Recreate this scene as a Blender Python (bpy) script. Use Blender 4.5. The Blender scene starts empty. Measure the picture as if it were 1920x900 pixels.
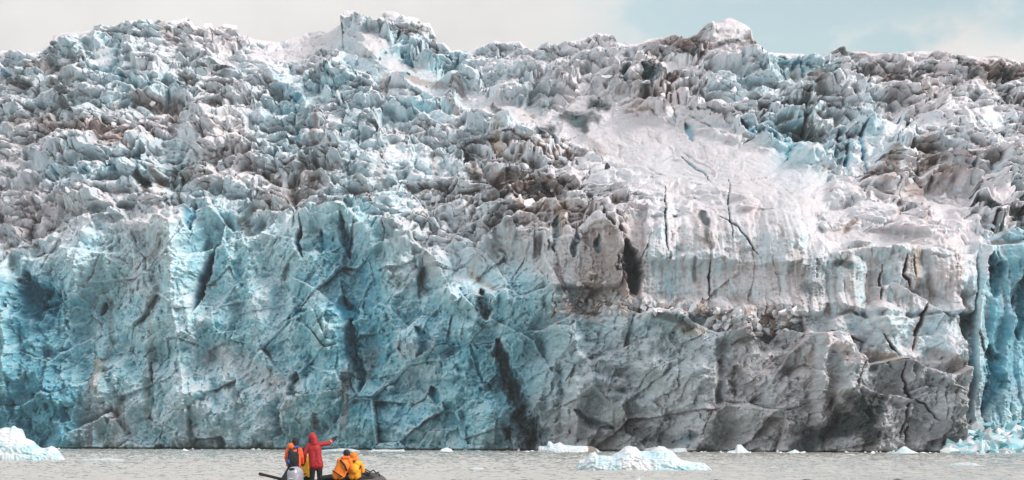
import bpy, bmesh, math, random
import numpy as np
from mathutils import Vector, Matrix

# ------------------------------------------------------------------ camera, sky, sun, exposure
F = 5333.3          # focal length in pixels of a 1920 wide frame (100 mm lens)
H = 2.0             # eye height above the water
YH = 824.0          # the row of the horizon
scene = bpy.context.scene
cam_data = bpy.data.cameras.new("camera")
cam = bpy.data.objects.new("camera", cam_data)
scene.collection.objects.link(cam)
cam_data.sensor_width = 36.0
cam_data.lens = 100.0
cam_data.shift_y = (YH - 450.0) / 1920.0
cam_data.clip_start = 1.0
cam_data.clip_end = 30000.0
cam.location = (0, 0, H)
cam.rotation_euler = (math.radians(90), 0, 0)
scene.camera = cam

SUN_AZ = math.radians(52)      # to the right of the view direction's back
SUN_EL = math.radians(34)
sun_dir = Vector((math.sin(SUN_AZ) * math.cos(SUN_EL), -math.cos(SUN_AZ) * math.cos(SUN_EL), math.sin(SUN_EL)))
sd = bpy.data.lights.new("sun", 'SUN')
sd.energy = 2.9
sd.angle = math.radians(22)
sd.color = (1.0, 0.895, 0.84)
sun = bpy.data.objects.new("sun", sd)
scene.collection.objects.link(sun)
sun.rotation_euler = (-sun_dir).to_track_quat('-Z', 'Y').to_euler()

world = bpy.data.worlds.new("World")
scene.world = world
world.use_nodes = True
nt = world.node_tree
nt.nodes.clear()
L = nt.links.new
def wn(t, **k):
    n = nt.nodes.new(t)
    for a, b in k.items(): setattr(n, a, b)
    return n
sky = wn('ShaderNodeTexSky', sky_type='NISHITA')
sky.sun_disc = False
sky.sun_elevation = SUN_EL
sky.sun_rotation = math.atan2(sun_dir.x, sun_dir.y)
sky.air_density = 1.0; sky.dust_density = 0.6; sky.ozone_density = 2.0
tc = wn('ShaderNodeTexCoord')
sep = wn('ShaderNodeSeparateXYZ'); L(tc.outputs['Generated'], sep.inputs[0])
def wmath(op, a, b=None, c=None, clamp=False):
    n = wn('ShaderNodeMath', operation=op, use_clamp=clamp)
    for i, v in enumerate((a, b, c)):
        if v is None: continue
        if isinstance(v, (int, float)): n.inputs[i].default_value = v
        else: L(v, n.inputs[i])
    return n.outputs[0]
def wmap(v, a, b, c=0.0, d=1.0):
    n = wn('ShaderNodeMapRange', interpolation_type='SMOOTHSTEP')
    L(v, n.inputs[0])
    for i, q in enumerate((a, b, c, d)): n.inputs[i + 1].default_value = q
    return n.outputs[0]
mp = wn('ShaderNodeMapping'); mp.inputs['Scale'].default_value = (14, 14, 22)
L(tc.outputs['Generated'], mp.inputs[0])
nz = wn('ShaderNodeTexNoise'); nz.inputs['Scale'].default_value = 1.35; nz.inputs['Detail'].default_value = 5; nz.inputs['Roughness'].default_value = 0.5
L(mp.outputs[0], nz.inputs['Vector'])
wob = wmath('MULTIPLY', wmath('SUBTRACT', nz.outputs[0], 0.5), 0.24)
X = wmath('ADD', sep.outputs[0], wob)
Z = wmath('ADD', sep.outputs[2], wmath('MULTIPLY', wob, 0.2))
# the blue opening in the cloud, to the right and ahead
right = wmap(X, -0.005, 0.09)
low = wmap(wmath('SUBTRACT', wmath('ADD', Z, wmath('MULTIPLY', X, -0.02)), 0.0), 0.132, 0.146)
far_right = wmap(X, 0.125, 0.155, 1.0, 0.0)
hole = wmath('MULTIPLY', right, wmath('MAXIMUM', low, far_right))
mp2 = wn('ShaderNodeMapping'); mp2.inputs['Scale'].default_value = (22, 14, 30); mp2.inputs['Rotation'].default_value = (0, 0.6, 0)
L(tc.outputs['Generated'], mp2.inputs[0])
nz2 = wn('ShaderNodeTexNoise'); nz2.inputs['Scale'].default_value = 1.0; nz2.inputs['Detail'].default_value = 6; nz2.inputs['Roughness'].default_value = 0.55
L(mp2.outputs[0], nz2.inputs['Vector'])
wisps = wmap(nz2.outputs[0], 0.50, 0.68, 1.0, 0.25)
front = wmap(sep.outputs[1], 0.75, 0.9)
high = wmap(sep.outputs[2], 0.35, 0.2)
high.node.inputs[1].default_value = 0.2; high.node.inputs[2].default_value = 0.5
high.node.inputs[3].default_value = 1.0; high.node.inputs[4].default_value = 0.0
blue = wmath('MULTIPLY', wmath('MULTIPLY', wmath('MULTIPLY', hole, 0.72), wisps), wmath('MULTIPLY', front, high))
cloud_ramp = wn('ShaderNodeMix', data_type='RGBA')
L(wmap(sep.outputs[2], 0.0, 0.9), cloud_ramp.inputs[0])
cloud_ramp.inputs[6].default_value = (0.765, 0.745, 0.72, 1)
cloud_ramp.inputs[7].default_value = (0.82, 0.91, 1.0, 1)
tone = wn('ShaderNodeVectorMath', operation='SCALE'); L(cloud_ramp.outputs[2], tone.inputs[0]); L(wmap(nz.outputs[0], 0.3, 0.7, 0.93, 1.07), tone.inputs[3])
bg_cloud = wn('ShaderNodeBackground'); L(tone.outputs[0], bg_cloud.inputs[0]); bg_cloud.inputs[1].default_value = 1.0
bg_sky = wn('ShaderNodeBackground'); tint = wn('ShaderNodeMix', data_type='RGBA', blend_type='MULTIPLY'); tint.inputs[0].default_value = 1.0; tint.inputs[7].default_value = (0.95, 1.0, 0.86, 1); L(sky.outputs[0], tint.inputs[6]); L(tint.outputs[2], bg_sky.inputs[0]); bg_sky.inputs[1].default_value = 0.13
ms = wn('ShaderNodeMixShader')
L(blue, ms.inputs[0]); L(bg_cloud.outputs[0], ms.inputs[1]); L(bg_sky.outputs[0], ms.inputs[2])
out = wn('ShaderNodeOutputWorld'); L(ms.outputs[0], out.inputs[0])
scene.view_settings.view_transform = 'Standard'
scene.view_settings.look = 'None'
scene.view_settings.exposure = 0.12
scene.view_settings.gamma = 1.0
scene.cycles.max_bounces = 8
scene.cycles.diffuse_bounces = 6

# ------------------------------------------------------------------ helpers
rng = np.random.default_rng(7)
random.seed(7)
def link(o, parent=None):
    scene.collection.objects.link(o)
    if parent is not None: o.parent = parent
    return o
def tag(o, label=None, cat=None, group=None, kind=None):
    for k, v in (('label', label), ('category', cat), ('group', group), ('kind', kind)):
        if v: o[k] = v
    return o
def empty(name, loc, rz=0.0):
    o = bpy.data.objects.new(name, None); link(o)
    o.location = loc; o.rotation_euler = (0, 0, rz)
    return o
def at(px, py, Y):                 # the point of the world seen at a pixel, Y metres out
    return Vector(((px - 960.0) / F * Y, Y, H + (YH - py) / F * Y))
def sstep(a, b, x):
    t = np.clip((x - a) / (b - a), 0, 1)
    return t * t * (3 - 2 * t)

def grid_mesh(name, P, mat, cols=None, smooth=False, parent=None):
    """P: (rows, cols, 3) points to one sheet of quads"""
    r, c = P.shape[:2]
    idx = np.arange(r * c, dtype=np.int32).reshape(r, c)
    q = np.stack([idx[:-1, :-1], idx[1:, :-1], idx[1:, 1:], idx[:-1, 1:]], -1).reshape(-1, 4)
    me = bpy.data.meshes.new(name)
    me.vertices.add(r * c)
    me.vertices.foreach_set('co', P.astype(np.float32).reshape(-1))
    n = len(q)
    me.loops.add(n * 4); me.polygons.add(n)
    me.loops.foreach_set('vertex_index', q.reshape(-1))
    me.polygons.foreach_set('loop_start', np.arange(0, n * 4, 4, dtype=np.int32))
    me.polygons.foreach_set('loop_total', np.full(n, 4, dtype=np.int32))
    if smooth: me.polygons.foreach_set('use_smooth', np.ones(n, dtype=bool))
    me.update(calc_edges=True)
    if cols is not None:
        for an, arr in cols.items():
            a = me.color_attributes.new(an, 'FLOAT_COLOR', 'POINT')
            rgba = np.ones((r * c, 4), np.float32); rgba[:, :3] = arr.reshape(-1, 3)
            a.data.foreach_set('color', rgba.reshape(-1))
    me.materials.append(mat)
    return link(bpy.data.objects.new(name, me), parent)

# ------------------------------------------------------------------ noise
def h2(ix, iy, s):
    n = (ix.astype(np.int64) * 374761393 + iy.astype(np.int64) * 668265263 + s * 1442695041) & 0xffffffff
    n = ((n ^ (n >> 13)) * 1274126177) & 0xffffffff
    n = ((n ^ (n >> 16)) * 2246822519) & 0xffffffff
    n ^= n >> 15
    return (n & 0xffffff).astype(np.float32) / 16777216.0
def perlin(x, y, s=0):
    xi = np.floor(x); yi = np.floor(y); fx = (x - xi).astype(np.float32); fy = (y - yi).astype(np.float32)
    u = fx * fx * fx * (fx * (fx * 6 - 15) + 10); v = fy * fy * fy * (fy * (fy * 6 - 15) + 10)
    def g(ox, oy):
        a = h2(xi + ox, yi + oy, s) * 6.2831853
        return np.cos(a) * (fx - ox) + np.sin(a) * (fy - oy)
    a = g(0, 0); b = g(1, 0); c = g(0, 1); d = g(1, 1)
    return ((a + u * (b - a)) * (1 - v) + (c + u * (d - c)) * v) * 1.4
def fbm(x, y, s=0, o=4, gain=0.5, ridged=False):
    t = 0; a = 1.0; n = 0
    for k in range(o):
        p = perlin(x * 2 ** k + 17.3 * k, y * 2 ** k - 9.1 * k, s + k)
        t = t + a * ((1 - 2 * np.abs(p)) if ridged else p); n += a; a *= gain
    return t / n
def voro(x, y, s=0, jit=0.9):
    xi = np.floor(x); yi = np.floor(y)
    f1 = np.full(x.shape, 9.0, np.float32); f2 = f1.copy()
    cx = np.zeros_like(f1); cy = np.zeros_like(f1); r1 = np.zeros_like(f1); r2 = np.zeros_like(f1); r3 = np.zeros_like(f1)
    for ox in (-1, 0, 1):
        for oy in (-1, 0, 1):
            gx = xi + ox; gy = yi + oy
            a = h2(gx, gy, s); b = h2(gx, gy, s + 71)
            qx = gx + 0.5 + (a - 0.5) * jit; qy = gy + 0.5 + (b - 0.5) * jit
            d = np.sqrt((x - qx) ** 2 + (y - qy) ** 2).astype(np.float32)
            m = d < f1
            f2 = np.where(m, f1, np.minimum(f2, d)); f1 = np.where(m, d, f1)
            cx = np.where(m, qx, cx); cy = np.where(m, qy, cy)
            c = (a * 7.13 + b * 3.71) % 1.0
            r1 = np.where(m, c, r1); r2 = np.where(m, (a * 5.7 + 3.3 * b) % 1.0, r2); r3 = np.where(m, (a * 9.1 + b * 11.3) % 1.0, r3)
    return f1, f2, (x - cx).astype(np.float32), (y - cy).astype(np.float32), r1, r2, r3

# ------------------------------------------------------------------ materials
def principled(name, base=(0.8, 0.8, 0.8), rough=0.6, metal=0.0, spec=0.5):
    m = bpy.data.materials.new(name); m.use_nodes = True
    b = m.node_tree.nodes['Principled BSDF']
    b.inputs['Base Color'].default_value = (*base, 1); b.inputs['Roughness'].default_value = rough
    b.inputs['Metallic'].default_value = metal; b.inputs['Specular IOR Level'].default_value = spec
    return m, b
def noisy(name, base, rough=0.7, scale=8.0, amount=0.25, bump=0.2, dist=0.02, metal=0.0, dark=None):
    m, b = principled(name, base, rough, metal)
    t = m.node_tree; n = t.nodes
    c = n.new('ShaderNodeTexCoord')
    z = n.new('ShaderNodeTexNoise'); z.inputs['Scale'].default_value = scale; z.inputs['Detail'].default_value = 5
    t.links.new(c.outputs['Object'], z.inputs['Vector'])
    mx = n.new('ShaderNodeMix'); mx.data_type = 'RGBA'
    d = dark or tuple(v * (1 - amount) for v in base)
    mx.inputs[6].default_value = (*d, 1); mx.inputs[7].default_value = (*[min(1, v * (1 + amount * 0.4)) for v in base], 1)
    t.links.new(z.outputs[0], mx.inputs[0]); t.links.new(mx.outputs[2], b.inputs['Base Color'])
    bp = n.new('ShaderNodeBump'); bp.inputs['Strength'].default_value = bump; bp.inputs['Distance'].default_value = dist
    t.links.new(z.outputs[0], bp.inputs['Height']); t.links.new(bp.outputs[0], b.inputs['Normal'])
    return m
def ice_material(name, fine=1.2, rough=0.55, bump=0.5, bdist=0.12):
    m, b = principled(name, (0.7, 0.75, 0.8), rough)
    t = m.node_tree; n = t.nodes; l = t.links.new
    a = n.new('ShaderNodeVertexColor'); a.layer_name = 'ice'
    c = n.new('ShaderNodeTexCoord')
    z = n.new('ShaderNodeTexNoise'); z.inputs['Scale'].default_value = fine; z.inputs['Detail'].default_value = 8; z.inputs['Roughness'].default_value = 0.65
    l(c.outputs['Object'], z.inputs['Vector'])
    mr = n.new('ShaderNodeMapRange'); mr.inputs[1].default_value = 0.3; mr.inputs[2].default_value = 0.7; mr.inputs[3].default_value = 0.84; mr.inputs[4].default_value = 1.12
    l(z.outputs[0], mr.inputs[0])
    mx = n.new('ShaderNodeVectorMath'); mx.operation = 'SCALE'
    l(a.outputs[0], mx.inputs[0]); l(mr.outputs[0], mx.inputs[3]); l(mx.outputs[0], b.inputs['Base Color'])
    bp = n.new('ShaderNodeBump'); bp.inputs['Strength'].default_value = bump; bp.inputs['Distance'].default_value = bdist
    l(z.outputs[0], bp.inputs['Height']); l(bp.outputs[0], b.inputs['Normal'])
    b.inputs['Specular IOR Level'].default_value = 0.35
    return m

# ------------------------------------------------------------------ the glacier
SKY = [(-300,120),(-150,108),(0,98),(10,93),(20,98),(30,100),(40,98),(50,103),(62,100),(80,95),(92,88),(100,85),(104,68),(108,64),(120,65),(126,62),(150,60),(170,57),(185,48),(197,46),(215,49),(240,47),(255,42),(275,38),(287,38),(293,46),(300,44),(312,40),(335,38),(345,34),(352,32),(360,40),(366,50),(375,50),(385,45),(397,44),(405,58),(412,48),(422,45),(445,48),(448,62),(456,68),(465,67),(475,75),(490,78),(535,78),(545,72),(568,68),(570,62),(590,64),(600,62),(615,66),(635,56),(645,50),(647,27),(660,22),(672,20),(678,32),(690,33),(700,40),(708,48),(714,42),(718,22),(722,20),(740,25),(758,33),(770,31),(788,36),(793,46),(806,46),(812,58),(818,70),(820,84),(832,82),(840,90),(844,96),(862,93),(878,98),(890,95),(893,90),(905,85),(920,78),(932,76),(940,80),(960,78),(975,78),(985,88),(1001,95),(1004,90),(1025,83),(1045,88),(1065,82),(1080,80),(1095,75),(1108,70),(1122,61),(1133,68),(1146,65),(1155,80),(1170,80),(1180,84),(1200,82),(1215,74),(1228,72),(1245,70),(1262,64),(1275,72),(1290,71),(1300,69),(1310,60),(1325,52),(1345,45),(1363,42),(1380,47),(1400,58),(1410,75),(1420,90),(1433,97),(1440,99),(1470,101),(1500,103),(1520,110),(1533,114),(1550,104),(1562,93),(1572,91),(1580,95),(1600,97),(1620,97),(1630,102),(1660,102),(1685,102),(1700,97),(1725,96),(1770,97),(1790,103),(1820,106),(1850,107),(1865,105),(1885,110),(1905,116),(1920,123),(2000,135),(2300,150)]
FOOT = [(-300,842),(0,842.5),(400,843.5),(800,845.5),(1100,847.5),(1500,850),(1920,850.3),(2300,851)]
WTOP = [(-300,480),(0,480),(60,470),(140,420),(210,415),(300,425),(345,440),(380,390),(430,385),(560,400),(620,395),(700,430),(760,470),(840,480),(900,470),(960,440),(1150,440),(1200,425),(1300,430),(1400,425),(1500,430),(1530,445),(1560,470),(1700,465),(1830,463),(1920,470),(2300,480)]
def pl(tab, x): return np.interp(x, [p[0] for p in tab], [p[1] for p in tab])

B_MAP = """
222222222222222222222222222222222222222222222222
000333453222222244333422222222222222222222221111
234545433223322343653533332222222222333322222222
354346333444343355446533322222222334664322222222
333444555433355654345443432222223455443332222233
344555533333465344565433332222222233443343222333
332222222222454354333344332222222335664453333333
233444545322454444444432333322333222765544322222
335555566322444454444433332333333322454333222233
222232335555333444543333222222222222333322222223
222345333575446776433344221112332222333222222222
333355444655455888543444332211223222332222222267
665444444565445667644455543221433222232222222278
787555444556456677555555553221442222222222222578
689655544555456788656556655332222222222222233588
788655555566556588666666666543443322222222233687
777655555555556779766777776544444422222222222587
888765554445556678545778766544444422222322222687
899865454444456667656777765443333322222322322687
899873544444455667776766664433333222222222322665
799873454444455566665555443333332222222222222665
799873454444455566665555443333332222222222222665
""".split()
G_MAP = """
111112222222222222233222233333444333333344444444
111112222222222222233222233333444333333344444444
211111223222332222333222233344544433333344444455
222222222222222222332222333344444332223355444466
333322222222222222333322233355444222233344444455
332222222222222222233322333333332222333443444445
222333322222222333222222222221122111133332344444
122221222222233322222332222111111111333322333333
111112222222333332222333344211111111112223333333
111111111112233322333444554333211122112222233343
222211222222233222333344655444333222222222222234
333444444322333322444455555545333333332222222233
344455554322333334455455555555443333443333333344
344455555322333334555555555555544433443333333345
344455555322334444555555555544433333444333333345
333455555422344434445555665554444444554433333344
333455555433344543345555666666666666665443333344
333455555433334444444455666666666777776666655544
333466555432334544445556776665566777777777666655
334477555433334545555667877666666777778877666644
444477666544445555555777888777777777788877777733
444477666544445555555777888777777777788877777733
""".split()
R_MAP = """
000000014300021000140200000010344321111022222222
000000014300021000140200000010344321111022222222
110111012110111111223111111132345422111255333466
143321111222111100211111111233545222111365443376
224431212443211111323332222245775222333225553245
232343322444121112112334222447632233443222443345
245565553344233421123322245420000111143412344334
135323534445234421222345667521112110113322443343
122111135534355432233344445521011211222233565334
121111235322654322214566665432212233223335443433
253212332113333211444455776554332434334433211146
343225442213332111444355666665344444433323333433
333344553322333211222334556666433444444444544322
222344452222242112333233333566433444444443443322
111233442222222112333323335555565555554433334311
111232342223222222332333334444444544455444444411
111223332344332212332222333343444565665554555521
112233333445332223222222334443444666666544444321
111345333344233332222222334444444555555544444321
111266444333333333222223233444454554455555544411
111266555332233333222233333444444444445555544411
111266555332233333222233333444444444445555544411
""".split()
def lut(rows, px, py):
    A = np.array([[int(c) for c in r] for r in rows], np.float32)
    gx = np.clip((px - 20) / 40, 0, A.shape[1] - 1.001); gy = np.clip((py - 20) / 40, 0, A.shape[0] - 1.001)
    ix = gx.astype(int); iy = gy.astype(int); fx = sstep(0, 1, gx - ix); fy = sstep(0, 1, gy - iy)
    return ((A[iy, ix] * (1 - fx) + A[iy, ix + 1] * fx) * (1 - fy) + (A[iy + 1, ix] * (1 - fx) + A[iy + 1, ix + 1] * fx) * fy) / 9.0

def seg_dist(px, py, pts, sx=1.0, sy=1.0):
    d = np.full(px.shape, 1e9, np.float32); side = np.zeros(px.shape, np.float32)
    if sx < 0:                                        # also how far along, for tapering
        L_ = [math.hypot(b[0] - a[0], b[1] - a[1]) for a, b in zip(pts[:-1], pts[1:])]; T_ = sum(L_); acc = 0.0
        for ((x0, y0), (x1, y1)), l in zip(zip(pts[:-1], pts[1:]), L_):
            ax, ay = x1 - x0, y1 - y0
            t = np.clip(((px - x0) * ax + (py - y0) * ay) / (l * l + 1e-9), 0, 1)
            q = np.hypot(px - x0 - t * ax, py - y0 - t * ay); m = q < d
            d = np.where(m, q, d); side = np.where(m, (acc + t * l) / T_, side); acc += l
        return d, side
    for (x0, y0), (x1, y1) in zip(pts[:-1], pts[1:]):
        ax, ay = x1 - x0, y1 - y0; l2 = ax * ax + ay * ay + 1e-9
        t = np.clip(((px - x0) * ax + (py - y0) * ay) / l2, 0, 1)
        ex = (px - x0 - t * ax) * sx; ey = (py - y0 - t * ay) * sy
        q = np.sqrt(ex * ex + ey * ey)
        m = q < d
        d = np.where(m, q, d); side = np.where(m, px - (x0 + t * ax), side)
    return d, side

# lips: a cliff edge, the ice below it stands nearer (points, metres, fall-off in px)
LIPS = [
 ([(95,287),(150,275),(210,283),(285,278)],5,60), ([(0,365),(60,372),(110,400)],3,60),
 ([(570,243),(620,236),(690,245)],4,70), ([(690,302),(730,290),(790,288),(835,300),(872,332)],6,70),
 ([(110,330),(160,318),(215,325)],3,40), ([(225,322),(270,318),(300,335)],4,45),
 ([(130,165),(190,150),(215,158)],4,45), ([(265,150),(330,160),(400,195)],4,60),
 ([(370,125),(430,105),(480,110)],3,40), ([(150,110),(170,82),(200,92),(235,108)],5,55),
 ([(235,120),(262,104),(270,125)],6,40), ([(0,112),(30,105),(62,110)],4,60), ([(0,140),(20,135)],3,30),
 ([(100,66),(150,62),(198,66)],3,22), ([(240,60),(300,62)],2,25),
 ([(655,50),(690,60),(716,44),(735,60)],3,60), ([(500,135),(590,120),(640,125)],1.5,40),
 ([(570,135),(615,130),(620,150),(665,145)],4,35), ([(550,178),(575,172),(577,186)],4,20),
 ([(760,195),(800,190),(850,215)],4,40), ([(840,155),(880,160),(905,175)],3,25), ([(760,150),(800,155)],2,20),
 ([(870,300),(900,318),(945,328),(950,350)],4,50), ([(730,105),(790,100),(820,112)],3,30), ([(830,108),(860,103),(880,120)],4,25),
 ([(1015,100),(1060,84),(1110,66),(1150,82)],3,100), ([(1160,115),(1200,118),(1235,130)],4,60),
 ([(1175,140),(1220,135),(1240,150)],4,60), ([(1240,178),(1330,165),(1440,160),(1480,175)],4,45),
 ([(1300,130),(1340,117),(1400,120),(1440,150)],3,40), ([(1300,69),(1330,52),(1363,43),(1400,58),(1425,95)],3,60),
 ([(1490,135),(1540,125),(1590,160),(1600,190)],5,60), ([(1500,185),(1560,190),(1600,210),(1640,225)],4,60),
 ([(1560,262),(1620,243),(1672,262)],5,90), ([(1660,235),(1680,245)],3,60), ([(1690,212),(1760,200),(1850,208),(1900,215)],5,70),
 ([(1610,135),(1680,130),(1790,155)],2.5,25), ([(1730,120),(1790,110),(1800,125)],3,40), ([(1600,160),(1700,170),(1790,175)],2.5,25),
 ([(1755,245),(1780,240),(1790,255)],4,40), ([(1790,280),(1860,285)],3,40), ([(1865,225),(1890,240),(1905,290)],3,50),
 ([(1100,212),(1170,200),(1280,214),(1400,235),(1500,285),(1560,335),(1620,385),(1700,425),(1770,452)],8,70),
 ([(1075,320),(1130,315),(1190,335),(1290,335)],2.5,60), ([(1160,372),(1200,366),(1240,372)],3,60),
 ([(1200,432),(1290,415),(1330,440)],2,120),
 ([(1565,482),(1600,478),(1640,471),(1720,465),(1830,463),(1930,472)],6,150),
 ([(1700,375),(1716,382),(1750,420)],3,40), ([(1790,400),(1830,385),(1850,345),(1880,372),(1930,380)],5,60),
 ([(1850,345),(1870,340),(1885,370)],3,50),
 ([(1035,610),(1075,592),(1110,596),(1150,574),(1200,590),(1230,582),(1290,604),(1340,628),(1390,618),(1440,645),(1470,615),(1530,632)],6,170),
 ([(1530,628),(1570,625),(1590,668),(1622,685),(1680,676),(1760,705),(1785,690)],8,260),
 ([(1555,600),(1590,590),(1615,600),(1700,600),(1770,590)],3,90), ([(1640,545),(1660,535),(1720,568),(1755,595)],4,60),
 ([(1125,420),(1145,425),(1160,470)],4,130), ([(1040,455),(1070,448),(1110,470)],3,90), ([(1000,520),(1025,495),(1060,560)],4,70),
 ([(0,500),(20,505),(38,535)],6,170), ([(50,490),(130,470),(215,480)],3,60), ([(0,415),(50,405),(80,430)],2.5,50),
 ([(140,425),(172,408),(190,440)],4,110), ([(215,430),(300,425),(345,440)],3,90), ([(365,385),(400,385),(440,440)],4,150),
 ([(400,475),(500,440),(560,455)],3,90), ([(555,525),(600,545),(630,572)],4,80), ([(565,400),(640,400),(690,430)],3,70),
 ([(560,560),(600,590),(620,640)],2,60), ([(700,440),(730,420),(780,470),(820,500)],3,80), ([(760,470),(800,470),(850,560)],2,80),
 ([(880,480),(930,500),(970,560)],3,80), ([(800,560),(860,545),(900,590)],3,70), ([(690,560),(740,580),(770,620)],2,60),
 ([(740,740),(790,730),(830,770)],3,60), ([(560,680),(640,700),(660,740)],2,60), ([(930,600),(1000,640),(1030,700)],3,80),
]
# ridges: (points, metres, width left px, width right px)
RIDGES = [
 ([(640,60),(700,120),(800,180),(900,235),(1000,290)],4,46,60), ([(470,100),(560,190),(640,290)],3,40,50), ([(250,60),(330,150),(410,260)],3,50,50), ([(760,80),(880,170),(960,230)],3,40,40),
 ([(60,130),(160,230),(240,300)],3,40,50), ([(1500,130),(1600,230),(1680,330)],3,40,50), ([(1640,120),(1760,210),(1880,320)],3,50,50),
 ([(345,435),(345,520),(340,560),(346,620),(350,690),(362,740)],8,120,52), ([(640,575),(640,640),(648,700)],5,60,16),
 ([(20,520),(25,620),(30,700)],5,60,22), ([(170,430),(165,480),(150,560)],3,24,30), ([(700,470),(740,600),(770,680)],3,50,40),
 ([(1390,620),(1330,640),(1332,760)],3,60,14), ([(820,500),(870,620)],2.5,40,40), ([(930,520),(990,620)],2.5,40,35),
 ([(1785,600),(1787,690),(1780,850)],5,60,12), ([(1025,500),(1035,560)],3,20,16), ([(1835,470),(1822,560),(1815,700)],2,14,20),
 ([(1885,600),(1870,700)],2,14,14), ([(470,480),(480,600),(460,700)],3,70,60), ([(195,660),(190,740),(180,845)],3,30,26),
 ([(1000,760),(1020,700),(1075,640)],3,40,20), ([(1060,560),(1075,640),(1080,800)],3,30,22), ([(700,20),(722,60),(735,100)],2,20,6),
 ([(1145,420),(1165,480),(1175,540)],4,40,7), ([(1205,430),(1205,480),(1200,560)],3,6,60),
 ([(880,620),(905,700),(930,760)],3,50,36), ([(740,600),(720,720)],2,40,40), ([(1850,560),(1850,640)],1.5,20,20),
]
# domes: lumps of ice (x, y, rx, ry, metres)
DOMES = [
 (1110,765,62,60,4),(1648,602,34,30,4),(1648,620,60,34,2),(205,115,22,34,4),(142,92,22,22,3),(252,100,14,22,2.5),(250,122,20,26,3),(190,140,26,20,2),
 (590,160,24,22,3.5),(643,155,24,22,3.5),(563,188,14,14,2.5),(600,60,20,12,2),(700,90,30,34,4),(660,38,16,14,3),(740,36,22,18,3),
 (800,65,18,24,3),(770,60,22,20,3),(833,92,12,12,3),(885,70,18,16,2),(1240,175,22,22,3),(1272,197,18,16,3),(1095,175,14,12,2.5),(1025,172,18,12,2.5),
 (960,310,30,28,4),(1000,325,34,26,4),(1020,345,20,26,3),(920,330,24,22,3),(875,320,26,26,2),(500,320,22,18,3),(545,310,24,20,2),(640,270,28,30,2),
 (1400,200,60,24,3),(1340,150,50,24,4),(1420,150,40,22,4),(1545,160,50,36,4),(1570,215,40,28,3),(1500,222,32,24,3),(1363,64,50,28,5),
 (1570,107,20,16,3),(1740,118,50,18,2),(1745,140,36,18,3),(1660,160,40,14,2),(1780,250,24,26,4),(1815,270,40,28,3),(1620,290,20,50,3),(1650,260,24,44,3),(1590,300,18,50,3),
 (1860,372,30,34,6),(1712,395,26,22,3),(1820,230,50,40,3),(1745,230,26,40,3),(700,345,60,26,3),(810,330,50,40,4),(1300,440,40,60,3),(1370,430,50,70,4),(1460,440,50,70,4),
 (1240,450,36,60,3),(1590,540,28,50,3),(1680,520,40,40,2.5),(1770,520,50,40,2.5),(1250,600,46,18,4),(1390,600,26,24,3.5),(1350,575,18,16,2.5),(1190,565,24,14,2.5),
 (1100,700,50,60,3),(1010,730,36,50,3),(880,560,50,36,4),(820,520,32,38,4),(755,500,30,44,3),(930,580,30,30,3),(700,640,34,60,3),(800,660,60,60,3),(850,720,60,60,3),
 (600,620,40,60,3),(520,620,60,80,2),(430,640,50,90,2),(580,760,60,60,2.5),(690,770,60,50,3),(790,800,50,40,3),(920,780,50,50,3),(60,700,70,70,3),(110,620,30,40,2),
 (280,600,60,60,2),(240,720,50,60,2),(350,780,60,60,3),(460,780,70,60,3),(130,800,50,50,2),(1250,700,60,60,3),(1200,780,50,60,3),(1300,800,40,50,3),(1420,700,60,60,3),
 (1500,760,70,60,3),(1730,760,60,80,3),(1430,800,60,50,2),(1650,800,50,50,2),(1590,720,40,50,3),
 (120,300,40,16,2),(180,290,50,14,3),(165,345,30,28,3),(260,345,26,24,3),(300,330,20,40,2),(210,330,26,18,2.5),(40,200,40,30,2),(320,270,40,20,2),(440,300,40,30,2),
]
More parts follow.
